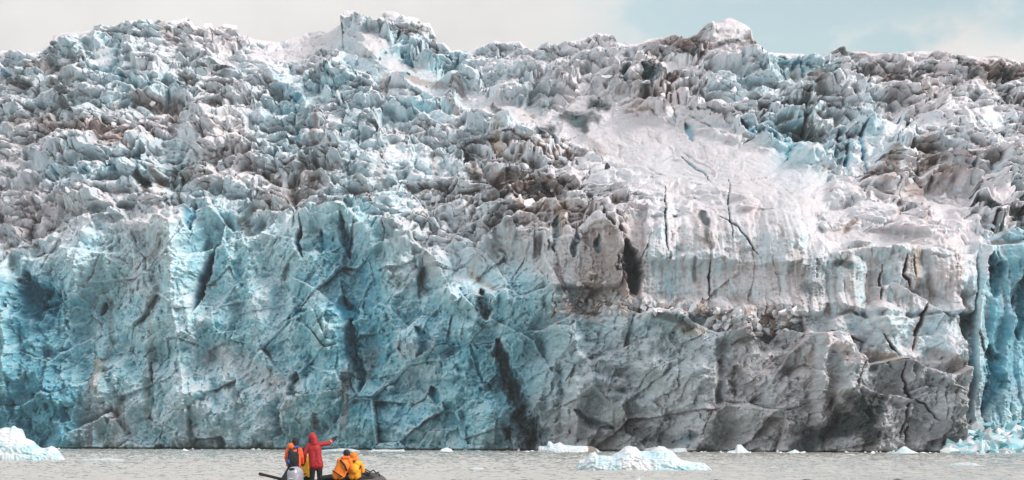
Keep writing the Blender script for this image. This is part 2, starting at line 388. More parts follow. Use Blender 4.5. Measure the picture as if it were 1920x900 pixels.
# clefts and caves: (points, metres back, width px, kind)   kind: b blue, d dark, n none
CRACKS = [
 ([(412,462),(395,505),(382,545),(373,588)],9,5,'b'), ([(55,520),(60,560),(75,600)],8,26,'b'), ([(90,540),(100,590)],6,24,'b'), ([(375,400),(368,440)],5,7,'b'),
 ([(640,420),(650,450),(655,480)],5,9,'b'), ([(604,440),(606,475)],4,14,'b'), ([(568,430),(562,460),(570,485)],5,4,'b'),
 ([(655,600),(662,650),(680,700),(676,735)],7,10,'b'), ([(640,560),(665,600)],5,14,'b'), ([(905,548),(912,575),(918,600)],9,10,'d'), ([(556,700),(552,735),(560,745)],6,8,'d'),
 ([(935,640),(945,690),(968,740),(990,790),(1000,850)],8,15,'t'), ([(980,765),(985,850)],5,26,'t'), ([(1012,800),(1025,850)],7,14,'d'),
 ([(1172,470),(1182,510),(1190,552)],11,18,'t'), ([(1200,155),(1215,175),(1225,160)],6,10,'d'), ([(1075,222),(1082,235)],4,10,'d'), ([(1110,203),(1130,208)],3,8,'d'),
 ([(1018,250),(1012,290)],4,5,'d'), ([(1040,262),(1035,290)],4,6,'d'), ([(1170,140),(1165,175)],3,5,'d'), ([(1045,425),(1040,480)],5,6,'d'), ([(1078,440),(1075,490)],5,5,'d'), ([(1120,450),(1118,480)],4,5,'d'),
 ([(1680,487),(1678,522),(1690,530),(1694,543)],4,2.6,'d'), ([(1694,488),(1700,525)],2,1.6,'d'), ([(1725,572),(1714,605),(1706,630),(1700,660)],5,3.2,'d'), ([(1552,622),(1585,635),(1615,643)],3,1.8,'d'),
 ([(1640,630),(1655,650),(1672,668)],3,2.2,'d'), ([(1672,680),(1682,735),(1690,745),(1678,765),(1682,790),(1672,820)],4,2.4,'d'), ([(1688,745),(1712,760),(1740,790)],2,1.6,'d'), ([(1690,790),(1684,830),(1676,845)],2,1.8,'d'),
 ([(1345,415),(1375,430),(1400,455),(1420,480)],2,1.5,'d'), ([(1366,340),(1362,400),(1370,450)],2,1.4,'d'), ([(1640,505),(1640,570)],3,2,'d'), ([(1245,360),(1240,430),(1248,480)],2,1.5,'d'),
 ([(1330,490),(1328,560)],2,1.5,'d'), ([(1505,180),(1500,240),(1512,270)],3,3,'d'),
 ([(1578,285),(1582,330)],4,3,'b'), ([(1605,250),(1602,290),(1620,340)],4,3,'b'), ([(1560,262),(1578,285)],3,2.2,'b'), ([(1555,290),(1568,325)],2,1.8,'b'), ([(1578,285),(1586,272)],3,2.2,'b'),
 ([(1378,250),(1405,258),(1412,262)],4,4,'b'), ([(1430,268),(1455,280),(1480,290)],4,6,'b'), ([(1440,262),(1455,272)],3,5,'b'), ([(1280,245),(1300,268)],2,5,'b'), ([(1275,300),(1320,330),(1330,345)],1.5,1.5,'b'),
 ([(1478,145),(1490,150)],3,8,'b'), ([(1505,122),(1515,116)],3,6,'b'), ([(1812,310),(1830,345)],3,2.5,'b'), ([(1910,370),(1903,395)],3,2.5,'d'), ([(1850,400),(1858,450)],3,3,'d'), ([(1915,405),(1918,460)],5,8,'d'), ([(1840,400),(1850,402)],3,6,'d'),
 ([(548,192),(558,197),(572,196)],3,3,'b'), ([(618,135),(616,160),(624,170)],3,3,'b'), ([(740,150),(770,150)],2,3,'b'), ([(755,110),(775,130)],3,6,'b'), ([(825,110),(850,125)],3,4,'b'), ([(672,30),(672,45)],3,2.5,'b'),
 ([(640,258),(646,268)],3,4,'b'), ([(560,265),(570,280)],4,9,'b'), ([(210,330),(235,335)],3,8,'b'), ([(255,308),(272,312)],3,4,'b'), ([(140,288),(150,300)],2,3,'b'), ([(110,320),(115,350)],3,3,'b'),
 ([(320,390),(328,395)],2,4,'b'), ([(165,335),(178,340)],3,6,'b'), ([(290,172),(300,182)],2,6,'b'), ([(235,160),(245,165)],2,5,'b'), ([(20,150),(30,155)],2,5,'b'),
 ([(785,620),(800,640),(790,670)],4,8,'b'), ([(885,650),(905,720)],2,4,'b'), ([(810,730),(820,760)],4,10,'b'), ([(545,600),(580,585)],3,6,'b'), ([(185,590),(195,565)],2,4,'d'),
 ([(288,680),(292,720)],2,2.5,'d'), ([(1370,690),(1375,740)],3,12,'n'),
 ([(1075,770),(1100,790),(1150,805)],4,6,'d'), ([(1260,830),(1300,820)],4,10,'d'), ([(300,835),(310,845)],3,8,'d'), ([(1860,500),(1850,560)],4,16,'b'), ([(1845,650),(1860,720),(1835,780)],5,14,'b'), ([(1905,520),(1900,640)],4,12,'b'), ([(1800,620),(1802,760)],3,8,'b'),
 ([(1840,480),(1845,540)],5,10,'b'), ([(128,600),(135,620)],2,5,'b'), ([(100,760),(140,790)],3,12,'b'), ([(20,760),(60,800)],3,16,'b'),
]
# patches of dirt, silt or near-black colour (points, width px, strength, kind)  s brown silt, k near-black, o ochre, w fresh snow, g grey
PAINT = [
 ([(1205,155),(1225,158),(1255,156)],9,1,'k'), ([(1212,165),(1208,190)],13,.9,'k'), ([(1110,205),(1130,208)],9,1,'k'), ([(1065,222),(1085,232)],11,1,'k'), ([(1100,225),(1115,232)],6,.8,'k'), ([(1260,95),(1300,98),(1330,92)],4,.8,'s'),
 ([(1280,110),(1310,112)],6,.9,'k'), ([(1350,85),(1380,83)],4,.9,'k'), ([(1400,85),(1415,92)],5,.8,'s'), ([(1250,80),(1290,88)],9,.8,'s'), ([(1560,110),(1590,102)],7,.9,'k'), ([(1610,110),(1612,130)],6,.7,'s'), ([(1800,120),(1815,150)],12,.9,'k'), ([(1860,148),(1885,150)],9,.9,'k'), ([(1835,130),(1850,150)],12,.7,'s'),
 ([(1650,165),(1655,170)],7,.9,'s'), ([(1670,172),(1700,174)],6,.9,'k'), ([(1600,155),(1620,150)],5,.7,'k'), ([(1515,175),(1520,185)],10,.8,'s'), ([(1485,170),(1490,190)],6,.6,'s'), ([(1870,180),(1880,200)],8,.8,'k'), ([(1495,215),(1500,235)],5,.9,'k'), ([(1510,265),(1520,275)],12,.9,'k'),
 ([(1650,320),(1660,345)],17,.95,'s'), ([(1690,350),(1720,370)],9,.8,'s'), ([(1720,290),(1740,315)],18,.75,'s'), ([(1755,340),(1795,345)],8,.9,'s'), ([(1610,335),(1640,360)],9,.7,'s'), ([(1660,405),(1700,420)],5,.9,'s'), ([(1580,440),(1595,425)],4,1,'s'),
 ([(1840,402),(1852,402)],8,1,'k'), ([(1905,415),(1916,450)],11,1,'k'), ([(1855,400),(1860,450)],4,.6,'k'), ([(1020,252),(1035,248)],7,1,'k'), ([(1014,262),(1012,288)],5,.9,'k'), ([(1090,240),(1096,250)],5,1,'k'), ([(1110,280),(1125,295)],8,.7,'s'),
 ([(875,308),(885,318)],7,1,'k'), ([(880,345),(900,350)],5,.9,'k'), ([(930,350),(1000,365),(1040,380)],20,.75,'s'), ([(950,370),(1010,395)],28,.5,'s'), ([(1000,370),(1050,390)],7,.9,'k'), ([(895,340),(950,352)],9,.7,'s'), ([(930,290),(938,300)],8,.9,'o'), ([(932,265),(930,280)],5,.6,'o'),
 ([(800,370),(790,378)],5,.8,'o'), ([(716,300),(722,360)],4,.6,'s'), ([(820,300),(815,350)],4,.5,'s'), ([(975,390),(985,410)],6,.5,'o'), ([(1050,410),(1045,440)],7,.7,'o'), ([(880,520),(930,545)],4,.7,'o'), ([(1700,480),(1706,530)],5,.5,'o'), ([(1730,535),(1735,560)],5,.5,'s'),
 ([(1100,470),(1140,520),(1165,545)],22,.55,'s'), ([(1090,530),(1120,560)],20,.6,'s'), ([(1060,580),(1110,600)],14,.6,'s'), ([(1300,420),(1320,460)],12,.6,'s'), ([(1310,412),(1320,425)],6,1,'k'), ([(1320,440),(1325,470)],4,.8,'k'), ([(1296,490),(1298,530)],3,.8,'k'),
 ([(1560,500),(1580,505)],6,.9,'k'), ([(1510,540),(1520,545)],10,.7,'k'), ([(1625,500),(1630,570)],7,.5,'s'), ([(1380,560),(1420,580),(1470,590)],14,.6,'s'), ([(1340,590),(1360,610)],12,.6,'s'), ([(1270,620),(1310,625)],7,.7,'o'), ([(1220,600),(1290,615)],6,.9,'k'),
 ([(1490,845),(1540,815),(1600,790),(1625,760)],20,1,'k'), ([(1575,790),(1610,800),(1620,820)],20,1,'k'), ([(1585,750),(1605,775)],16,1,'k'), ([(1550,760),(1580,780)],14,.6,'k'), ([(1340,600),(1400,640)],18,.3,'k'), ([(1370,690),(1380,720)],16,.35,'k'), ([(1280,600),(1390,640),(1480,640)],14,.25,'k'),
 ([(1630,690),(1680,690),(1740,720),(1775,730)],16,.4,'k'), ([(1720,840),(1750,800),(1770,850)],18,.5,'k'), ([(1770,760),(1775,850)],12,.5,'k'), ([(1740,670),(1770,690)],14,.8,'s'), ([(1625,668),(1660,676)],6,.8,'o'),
 ([(1540,640),(1580,680),(1620,670)],14,.9,'w'), ([(1680,660),(1740,690)],9,.7,'w'), ([(1595,500),(1605,560)],13,.5,'b'), ([(400,590),(370,640)],14,.3,'w'), ([(352,440),(355,560),(362,680)],13,.0,'w'), ([(1350,575),(1400,590),(1420,600)],20,.6,'w'),
 ([(420,670),(480,700),(540,740)],24,.45,'w'), ([(190,680),(185,720)],9,.8,'o'), ([(190,720),(165,845)],22,.6,'g'), ([(205,560),(210,640),(205,700)],4,.5,'s'), ([(295,560),(292,640),(285,700),(280,800)],5,.45,'s'), ([(655,700),(652,760),(645,800)],6,.7,'s'), ([(590,780),(592,800)],5,.9,'k'),
 ([(760,660),(800,650)],20,.35,'w'), ([(700,660),(690,700)],12,.5,'s'), ([(320,470),(300,490)],14,.7,'k'), ([(225,430),(280,440)],14,.5,'g'), ([(30,250),(100,240),(130,265)],14,.6,'s'), ([(135,215),(145,225)],8,.9,'k'), ([(270,200),(330,220),(330,240)],9,.8,'s'), ([(225,215),(235,230)],10,.8,'g'),
 ([(40,175),(60,178)],6,.9,'k'), ([(115,170),(130,195)],7,.8,'k'), ([(60,135),(130,140)],5,.8,'s'), ([(140,125),(148,135)],5,.8,'k'), ([(310,60),(330,85)],8,.7,'s'), ([(370,140),(430,145)],8,.7,'k'), ([(360,165),(370,175)],8,.6,'s'), ([(270,345),(290,370)],7,.9,'k'), ([(300,335),(310,365)],4,.9,'s'),
 ([(200,265),(240,275)],12,.7,'s'), ([(100,255),(180,262)],6,.6,'s'), ([(350,345),(390,350)],18,.4,'s'), ([(460,420),(470,440)],8,.9,'k'), ([(545,370),(590,345)],10,.6,'s'), ([(500,345),(520,350)],6,.7,'s'), ([(600,240),(598,290)],4,.8,'s'), ([(700,250),(712,262)],5,.9,'k'),
 ([(750,150),(780,160),(860,175),(875,195)],4,.8,'s'), ([(840,205),(860,230)],5,.6,'s'), ([(925,215),(945,225)],4,.9,'k'), ([(760,80),(790,75)],8,.5,'s'), ([(670,345),(700,395)],4,.5,'s'), ([(1000,490),(1050,540)],18,.35,'w'), ([(900,500),(1000,460)],20,.3,'w'),
 ([(870,440),(960,450)],20,.35,'g'), ([(870,500),(900,520)],14,.3,'g'), ([(740,510),(760,540)],14,.5,'g'), ([(800,490),(810,520)],12,.5,'g'), ([(940,380),(920,480)],8,.5,'k'), ([(1040,430),(1050,470)],10,.5,'g'),
 ([(1160,800),(1250,830)],12,.6,'k'), ([(985,760),(1000,840)],16,.4,'k'), ([(1790,560),(1800,850)],12,.4,'g'), ([(1560,150),(1500,130)],3,.0,'g'),  # the near-black stroke in the big cleft is painted shade
]
# smooth snow (points, width px, strength)
SMOOTH = [([(1100,235),(1200,280),(1300,300),(1420,340),(1500,370)],60,.86), ([(1180,330),(1300,370),(1450,400),(1560,430)],44,.7), ([(1250,235),(1350,270),(1440,310)],26,.66), ([(1100,330),(1180,345),(1250,350)],26,.6), ([(1550,450),(1650,450),(1800,470)],16,.9), ([(1480,350),(1600,400),(1700,440),(1800,460)],40,.55), ([(1760,400),(1800,420)],20,.6),
 ([(880,195),(980,225),(1040,240)],22,.8), ([(420,115),(520,140),(600,200)],18,.5), ([(660,120),(760,190),(860,250)],16,.5), ([(180,100),(260,150)],12,.45), ([(560,90),(640,80),(720,120),(820,170)],24,.75), ([(480,110),(560,110)],18,.7), ([(0,315),(80,330)],14,.7), ([(1050,160),(1200,200),(1280,215)],9,.5), ([(1250,140),(1300,135)],14,.7), ([(1230,430),(1490,440)],55,.62), ([(1200,530),(1480,530)],36,.62),
 ([(1600,530),(1780,530)],52,.72), ([(1350,120),(1480,110)],10,.4), ([(1363,62),(1363,80)],34,.75), ([(1860,380),(1860,395)],22,.7), ([(1830,500),(1930,700)],60,.6), ([(1560,610),(1740,640)],36,.6), ([(1820,130),(1700,120)],10,.3), ([(1700,370),(1800,385)],24,.7), ([(1700,90),(1900,110)],8,.6),
 ([(700,80),(720,100)],18,.8), ([(665,35),(740,38)],16,.7), ([(205,110),(205,125)],20,.75), ([(110,75),(180,65)],10,.6), ([(740,320),(830,330)],34,.45), ([(1640,260),(1600,320)],30,.6), ([(1690,225),(1850,240)],26,.5)]

STEP_X, ROWS = 1.35, 700
pxs = np.arange(-230, 2150, STEP_X, dtype=np.float32)
sky_y = pl(SKY, pxs).astype(np.float32); foot_y = pl(FOOT, pxs).astype(np.float32); wtop_y = pl(WTOP, pxs).astype(np.float32)
t = np.linspace(0, 1, ROWS, dtype=np.float32)[:, None]
px = np.broadcast_to(pxs[None, :], (ROWS, len(pxs))).copy()
sky_m = np.convolve(np.pad(sky_y, 37, mode='edge'), np.ones(75) / 75, 'valid').astype(np.float32)
py = sky_m[None] + (foot_y + 2.0 - sky_m)[None] * t
py = py + (sky_y - sky_m)[None] * np.exp(-(py - sky_m[None]) / 62)
D0 = (F * H / (foot_y - YH))[None]
sky_k = np.convolve(np.pad(sky_y, 45, mode='edge'), np.ones(91) / 91, 'valid').astype(np.float32)
wt_k = np.convolve(np.pad(wtop_y, 15, mode='edge'), np.ones(31) / 31, 'valid').astype(np.float32)
k = np.clip((wt_k[None] - py) / (wt_k - sky_k)[None], 0, 1.3)
kw = np.clip((foot_y[None] - py) / (foot_y - wtop_y)[None], 0, 1)
sky_s = np.interp(pxs, pxs[::40], sky_y[::40])[None]
D = D0 + 20 * kw ** 1.3 + 165 * k ** 1.12
Ds = D.copy()
for _ in range(3):
    cs = np.cumsum(np.pad(Ds, ((36, 35), (0, 0)), mode='edge').astype(np.float64), 0); cs = np.concatenate([cs[:1] * 0, cs]); Ds = ((cs[71:] - cs[:-71]) / 71)[:ROWS].astype(np.float32)
rnd = sstep(1120, 1200, px) * sstep(1600, 1520, px)
mid = sstep(0, .12, t) * sstep(1, .88, t)
D = D + (Ds - D) * (.35 + .65 * rnd) * mid
PPM = F / D0                                   # px per metre at the front
# the lay of the ice: world coordinates across and up
wx = (px - 960) / F * D; wz = H + (YH - py) / F * D
jx = px + 9 * fbm(wx / 9, wz / 9, 3, 3); jy = py + 9 * fbm(wx / 9, wz / 9, 23, 3)      # wobble the hand-set outlines
jx += 3 * fbm(wx / 2, wz / 2, 5, 3); jy += 3 * fbm(wx / 2, wz / 2, 25, 3)
smooth = np.zeros_like(px)
for pts, w, s in SMOOTH:
    d, _ = seg_dist(jx, jy, pts)
    smooth = np.maximum(smooth, s * sstep(w * 1.25, w * 0.6, d))
wall = sstep(-0.02, 0.06, -k + 0.03) * sstep(0, 0.02, kw)            # 1 on the calving front
wtj = wt_k[None] + 44 * fbm(wx / 7, wz / 9, 361, 4, .6) + 12 * (px < 1000)
wall = sstep(-16, 34, py - wtj)
front_left = wall * sstep(1120, 980, jx)
fl_top = np.interp(px, [1130, 1200, 1290, 1500, 1540, 1570, 1930], [440, 425, 415, 400, 450, 478, 470])
flute = np.maximum(sstep(1130, 1200, jx) * sstep(fl_top - 25, fl_top + 15, jy) * sstep(610, 570, jy) * sstep(1830, 1800, jx), 0)
flute = np.maximum(flute, sstep(1800, 1830, jx) * wall)
flute = np.maximum(flute, 0.8 * sstep(1000, 1030, jx) * sstep(1180, 1150, jx) * sstep(430, 450, jy) * sstep(560, 530, jy))

near = np.zeros_like(px)                        # metres towards the camera
for pts, h, Hf in LIPS:
    xs = [p[0] for p in pts]; x0, x1 = min(xs), max(xs)
    m = (jx > x0 - 30) & (jx < x1 + 30)
    yl = pl(sorted(pts), jx)
    s = jy - yl
    e = sstep(x0 - 22, x0 + 4, jx) * sstep(x1 + 22, x1 - 4, jx)
    near += np.where(m, e * h * sstep(-3, 2.5, s) * np.exp(-np.clip(s, 0, None) / Hf), 0)
for pts, h, wl, wr in RIDGES:
    d, side = seg_dist(jx, jy, pts)
    w = np.where(side < 0, wl, wr)
    near += 1.5 * h * np.clip(1 - d / w, 0, 1) ** 1.2
dw1 = .7 * fbm(wx / 4, wz / 4, 341, 3); dw2 = .7 * fbm(wx / 4, wz / 4, 351, 3)
for (cx, cy, rx, ry, h) in DOMES:
    q = np.abs((jx - cx + dw1 * rx) / rx) ** 2.6 + np.abs((jy - cy + dw2 * ry) / ry) ** 2.6
    near += h * (1.5 if (rx > 40 and cy > 480) else .8 if rx > 40 else 1.15) * np.clip(1 - q, 0, 1) ** (.9 if rx > 34 else .55)
cn = fbm(wx / 1.6, wz / 2.6, 311, 4, .6) * 1.6
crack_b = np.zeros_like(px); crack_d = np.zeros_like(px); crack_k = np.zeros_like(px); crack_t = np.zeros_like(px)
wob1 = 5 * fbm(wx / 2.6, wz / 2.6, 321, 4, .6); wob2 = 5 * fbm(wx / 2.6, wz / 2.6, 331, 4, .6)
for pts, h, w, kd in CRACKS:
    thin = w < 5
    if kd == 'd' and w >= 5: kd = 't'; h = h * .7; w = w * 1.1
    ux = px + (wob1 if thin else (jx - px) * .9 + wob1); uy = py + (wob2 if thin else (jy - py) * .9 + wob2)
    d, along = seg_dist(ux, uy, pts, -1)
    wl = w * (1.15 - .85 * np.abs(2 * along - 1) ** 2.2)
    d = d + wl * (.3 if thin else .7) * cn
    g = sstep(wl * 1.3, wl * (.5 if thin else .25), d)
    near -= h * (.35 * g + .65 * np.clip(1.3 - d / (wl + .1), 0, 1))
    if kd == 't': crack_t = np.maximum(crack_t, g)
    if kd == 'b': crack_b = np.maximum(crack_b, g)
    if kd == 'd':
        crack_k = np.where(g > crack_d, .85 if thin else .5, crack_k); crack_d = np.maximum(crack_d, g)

def blur_rows(a):
    for _ in range(4): a = (a + np.roll(a, 1, 0) + np.roll(a, -1, 0)) / 3
    return a
edge = sstep(0, 14, py - sky_y[None])           # keep the crest where it is
rough = (1 - smooth)
# blocks at four sizes; the largest step the slope into seracs
gy = np.gradient(D, axis=0) / np.minimum(-0.02, np.gradient(wz, axis=0))      # metres of depth per metre of height
calm = np.ones_like(px)
cellsum = np.zeros_like(px); pit = np.zeros_like(px); tint = np.zeros_like(px)
wsm = blur_rows(wall)
wpx = wx + (2.2 - 1.1 * wsm) * fbm(wx / 6, wz / 6, 41, 4); wpz = wz + (1.8 - .9 * wsm) * fbm(wx / 6, wz / 6, 45, 4)
fm = sstep(.35, .65, flute)
shear = 0
uw = (1 - wsm)
wpx = wpx + uw * 3.2 * fbm(wx / 24, wz / 16, 393, 2) ; wpz = wpz + uw * 2.2 * fbm(wx / 20, wz / 14, 395, 2)
blank = 1 - uw * .62 * sstep(-.1, .3, fbm(wx / 15 + wz / 30, wz / 6, 411, 3))
gapk = .45 + 1.1 * sstep(-.3, .35, fbm(wx / 5, wz / 4, 397, 3))
pt = fbm(wx / 16, wz / 8, 371, 3); pt2 = sstep(-.25, .25, fbm(wx / 11, wz / 7, 381, 3))
patchy = [1.25, 1 + .6 * pt, (.45 + .8 * pt2) * (1 - wsm) + wsm, (.35 + 1.0 * pt2) * (1 - wsm) + wsm]
for i, (sx, sz, amp, seed, q) in enumerate([(9.5, 6.5, 2.6, 101, .95), (4.3, 3.4, 1.5, 202, .8), (1.9, 1.6, .62, 303, .5), (.85, .75, .26, 404, 0)]):
    # seracs: rounded, tilted blocks parted by gaps
    f1, f2, u, v, r1, r2, r3 = voro(wpx / sx + (.35 if i % 2 else -.2) * wpz / sz, wpz / sz, seed)
    gap = sstep(0.0, 0.13, f2 - f1)
    dome = np.sqrt(np.clip(1.05 - 1.1 * f1 * f1, 0, None))
    prism = sstep(0.0, .42, f2 - f1) * .8
    dome = np.where(r1 > .42, prism, dome)
    hu = 0.9 * dome + 0.7 * ((r1 - .5) * 2.2 * u + (r2 - .5) * 1.2 * v) + 0.6 * (r3 - .5) - 0.15 * gapk * (1 - gap)
    # the front: shell-shaped breaks with sharp rims, and tilted facets
    s2 = sx * .95; z2 = sz * 1.35
    g1, g2, a, b_, q1, q2, q3 = voro(wpx / s2 - .35 * wpz / z2, wpz / z2, seed + 33)
    m_ = np.where(q3 > .45, 1.0, -1.0) * (.5 + q1)
    hw = 0.75 * m_ * (g1 * g1 - .25) * sstep(0, .12, g2 - g1) + 0.9 * ((q1 - .5) * 1.8 * a + (q2 - .45) * 1.5 * b_) + .45 * (q2 - .5)
    # flutes: tall narrow columns
    c1, c2, cu, cv, p1, p2, p3 = voro(wpx / (sx * .42), wpz / (sz * 3.2) + .3 * wpx / sx, seed + 9)
    hf = 0.5 * np.sqrt(np.clip(1.05 - 1.1 * c1 * c1, 0, None)) + .5 * (p3 - .5) + .3 * (p1 - .5) * cu
    wv = wsm * (1 - fm)
    h = hu * (1 - wsm) * (1 - fm) + hw * wv * 1.05 + hf * fm
    near += amp * h * rough * edge * [.95 + .95 * wsm, (.56 + .89 * wsm) * blank, (.5 + 1.2 * wsm) * blank, (.5 + 1.2 * wsm) * blank][i] * patchy[i] * (calm if i > 1 else 1)
    if i == 1: calm = 1 - (1 - wsm) * .85 * sstep(.45, .6, r2) * gap
    if i == 0: calm0 = r3
    if q: near += np.clip(.85 * q * (1 - wsm) * (1 - fm) * v * sz * np.clip(gy, 0, 3.2) * sstep(0, .1, f2 - f1), -5, 5) * rough * edge * (.75 + .25 * blank)
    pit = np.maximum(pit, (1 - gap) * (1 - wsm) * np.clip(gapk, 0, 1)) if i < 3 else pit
    tint += ((r3 - .5) * (1 - wsm) + (q2 - .5) * wsm) * [.8, .8, .6, .3][i]
    cellsum += amp * hu
big = fbm(wx / 26, wz / 16, 61, 3)
near += wsm * (1 - fm) * 7.5 * fbm(wx / 8.5 + .25 * wz / 8.5, wz / 17, 413, 2) * edge
near += big * 9 * edge * (0.4 + 0.6 * (1 - smooth))
fine = fbm(wpx / 1.3, wpz / 1.3, 71, 4, .6, ridged=True); fine2 = fbm(wx / .55, wz / .5, 77, 3, .6)
t1, t2, tu, tv, ta, tb, tc = voro(wpx / 6.5, wpz / 5.0 + .2 * wpx / 6.5, 777)
tow = sstep(.06, .22, t2 - t1) * (tc > .74) * uw * edge * rough * (1 - fm)
near += tow * (1.5 + 1.3 * ta + 1.4 * (tb - .5) * tu)
terr = fbm(wpx / 6 + shear * wpz / 6, wpz / 3.6, 401, 5, .62, ridged=True)
near += uw * rough * edge * (1.7 * terr + 3.0 * fbm(wx / 13 + .4 * wz / 13, wz / 7, 407, 3, .5, ridged=True)) * (.5 + .5 * blank)
near += uw * rough * edge * .30 * fbm(wx / .6, wz / 4, 403, 3) * (1 - fm)
near += ((.55 + .25 * wsm) * fine + (.26 + .16 * wsm) * fine2) * (0.25 + 0.75 * rough) * (0.35 + .65 * edge)
crush = 1.5 * fbm(wpx / 6 + .25 * wz / 6, wpz / 7, 83, 3, .6, ridged=True) + .9 * fbm(wpx / 2.3 - .35 * wpz / 2.3, wpz / 2.8, 86, 4, .62, ridged=True) + .5 * np.abs(fbm(wpx / 1.1, wpz / 1.2, 89, 4, .6))
near += wsm * rough * (1 - .6 * fm) * crush * 1.15
fl = fbm(wx / 0.9, wz / 9, 91, 3)
near += 0.75 * flute * fl
# wind-rippled smooth snow
near += smooth * (0.9 * fbm(wx / 3 + wz / 6, wz / 2.0, 95, 4, .6) + .9 * fbm(wx / 9 - wz / 8, wz / 5.0, 97, 3, .5, ridged=True))
# waterline notch
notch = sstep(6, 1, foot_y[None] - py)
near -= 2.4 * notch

Y = D - near
P = np.stack([(px - 960) / F * D, Y, H + (YH - py) / F * D + 0.0 * near], -1)
lift = (.40 * np.clip(cellsum, -2, 3) + 1.1 * tow) * rough * edge * (1 - wall) * sstep(0, 60, py - sky_y[None])
P[..., 2] += lift
# ---- colour of the ice, with shade painted into the clefts
gu = np.gradient(P, axis=1); gv = np.gradient(P, axis=0)
N = np.cross(gu, gv); N /= np.linalg.norm(N, axis=-1, keepdims=True) + 1e-9
N *= np.where(N[..., 1:2] > 0, -1, 1)
nzv = N[..., 2]
def blur(a, n):
    for _ in range(n):
        a = (a + np.roll(a, 1, 0) + np.roll(a, -1, 0)) / 3; a = (a + np.roll(a, 1, 1) + np.roll(a, -1, 1)) / 3
    return a
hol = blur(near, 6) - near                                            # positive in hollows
B = lut(B_MAP, jx, jy); G = lut(G_MAP, jx, jy); R = lut(R_MAP, jx, jy)
n1 = fbm(wpx / 6, wpz / 5, 201, 5, .6); n2 = fbm(wpx / 2.2, wpz / 1.8, 211, 5, .6); n3 = fbm(wpx / .8, wpz / .8, 221, 4, .6)
streak = fbm(wx / .5 + .3 * n2, wz / 6, 231, 4, .6); streak2 = fbm(wx / 1.8, wz / 12, 241, 3, .6)
snow = np.array([.71, .655, .665], np.float32); pale = np.array([.58, .74, .80], np.float32); azure = np.array([.34, .63, .70], np.float32)
deep = np.array([.085, .36, .47], np.float32); grey = np.array([.40, .385, .40], np.float32); brown = np.array([.23, .15, .115], np.float32)
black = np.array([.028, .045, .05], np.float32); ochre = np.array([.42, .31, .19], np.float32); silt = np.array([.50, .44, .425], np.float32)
def mix(c, col, a): a = np.clip(a, 0, 1)[..., None]; return c * (1 - a) + col * a
C = np.broadcast_to(snow, P.shape).copy()
steep = sstep(.62, .2, nzv)
C = mix(C, np.array([.62, .715, .75], np.float32), .8 * wsm * (1 - .45 * sstep(1000, 1150, px)) * (1 - fm * .75) * sstep(-.35, .2, hol * .9 + .5 * n2 + .1))
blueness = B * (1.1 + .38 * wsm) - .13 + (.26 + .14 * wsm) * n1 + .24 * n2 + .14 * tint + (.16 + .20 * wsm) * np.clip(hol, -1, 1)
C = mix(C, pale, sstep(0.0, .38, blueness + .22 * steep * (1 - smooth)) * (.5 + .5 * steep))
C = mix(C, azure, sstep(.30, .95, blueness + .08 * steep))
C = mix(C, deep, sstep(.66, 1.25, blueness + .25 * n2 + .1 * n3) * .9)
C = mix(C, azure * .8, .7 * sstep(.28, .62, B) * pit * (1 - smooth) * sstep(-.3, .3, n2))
left = wsm * sstep(1080, 880, px)
gm = G * (1.15 - .75 * left - .2 * wsm) - .2 - .22 * (1 - wsm) + .25 * n1 + .12 * n2 + .12 * streak * wall
C = mix(C, silt * np.array([.97, 1, 1.06], np.float32), sstep(.05, .6, gm) * (.35 + .2 * wsm) * (1 - .4 * wsm * sstep(1000, 850, px)))
C = mix(C, grey, sstep(.35, 1.0, gm) * (.35 + .45 * wsm))
# dirt sits in hollows and runs down the faces in streaks
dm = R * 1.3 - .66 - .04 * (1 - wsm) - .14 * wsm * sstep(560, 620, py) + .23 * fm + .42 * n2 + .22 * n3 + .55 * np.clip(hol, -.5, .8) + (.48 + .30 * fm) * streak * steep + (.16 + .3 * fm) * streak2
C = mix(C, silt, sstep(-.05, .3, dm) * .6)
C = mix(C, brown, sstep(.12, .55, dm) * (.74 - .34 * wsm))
C = mix(C, snow * 1.06, (.30 + .34 * sstep(-.25, .3, n1)) * (1 - wsm) * np.clip(1.35 - 1.9 * B, .1, 1) * (1 - sstep(.12, .5, dm)) * (1 - crack_b))
near_top = wsm * sstep(95, 10, py - wt_k[None]) * sstep(1150, 1000, px) * sstep(-.5, .3, n2 + .4 * n3)
C = mix(C, np.array([.68, .73, .745], np.float32), .62 * near_top)
pm = np.zeros_like(px)
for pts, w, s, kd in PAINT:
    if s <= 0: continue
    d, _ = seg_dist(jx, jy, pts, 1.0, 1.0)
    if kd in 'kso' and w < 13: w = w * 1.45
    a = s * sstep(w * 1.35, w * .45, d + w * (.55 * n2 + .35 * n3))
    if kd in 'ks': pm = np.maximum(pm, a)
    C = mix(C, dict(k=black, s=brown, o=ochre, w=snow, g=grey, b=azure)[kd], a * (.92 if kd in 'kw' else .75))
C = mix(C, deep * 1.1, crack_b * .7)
C = mix(C, np.array([.13, .24, .28], np.float32), crack_t * .7)  # shade of the wide clefts and caves, painted as dark teal
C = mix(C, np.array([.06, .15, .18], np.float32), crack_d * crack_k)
# fresh snow and rime on what faces up
up = sstep(.45, .8, nzv + .12 * n3) * (1 - crack_b) * (1 - pm) * (1 - .8 * sstep(.3, .7, dm)) * (1 - .55 * wall)
C = mix(C, snow, up * .38 * (1 - .5 * sstep(.4, 1, G)))
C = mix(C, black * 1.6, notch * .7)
C *= (1 + (.12 + .10 * wsm) * n3 + .08 * n2 - .12 * wsm * (fine - .25) + .10 * left)[..., None]
C *= (1 - .13 * sstep(.5, .8, smooth) * (1 - wsm))[..., None]
C = np.clip(C, .01, .88)
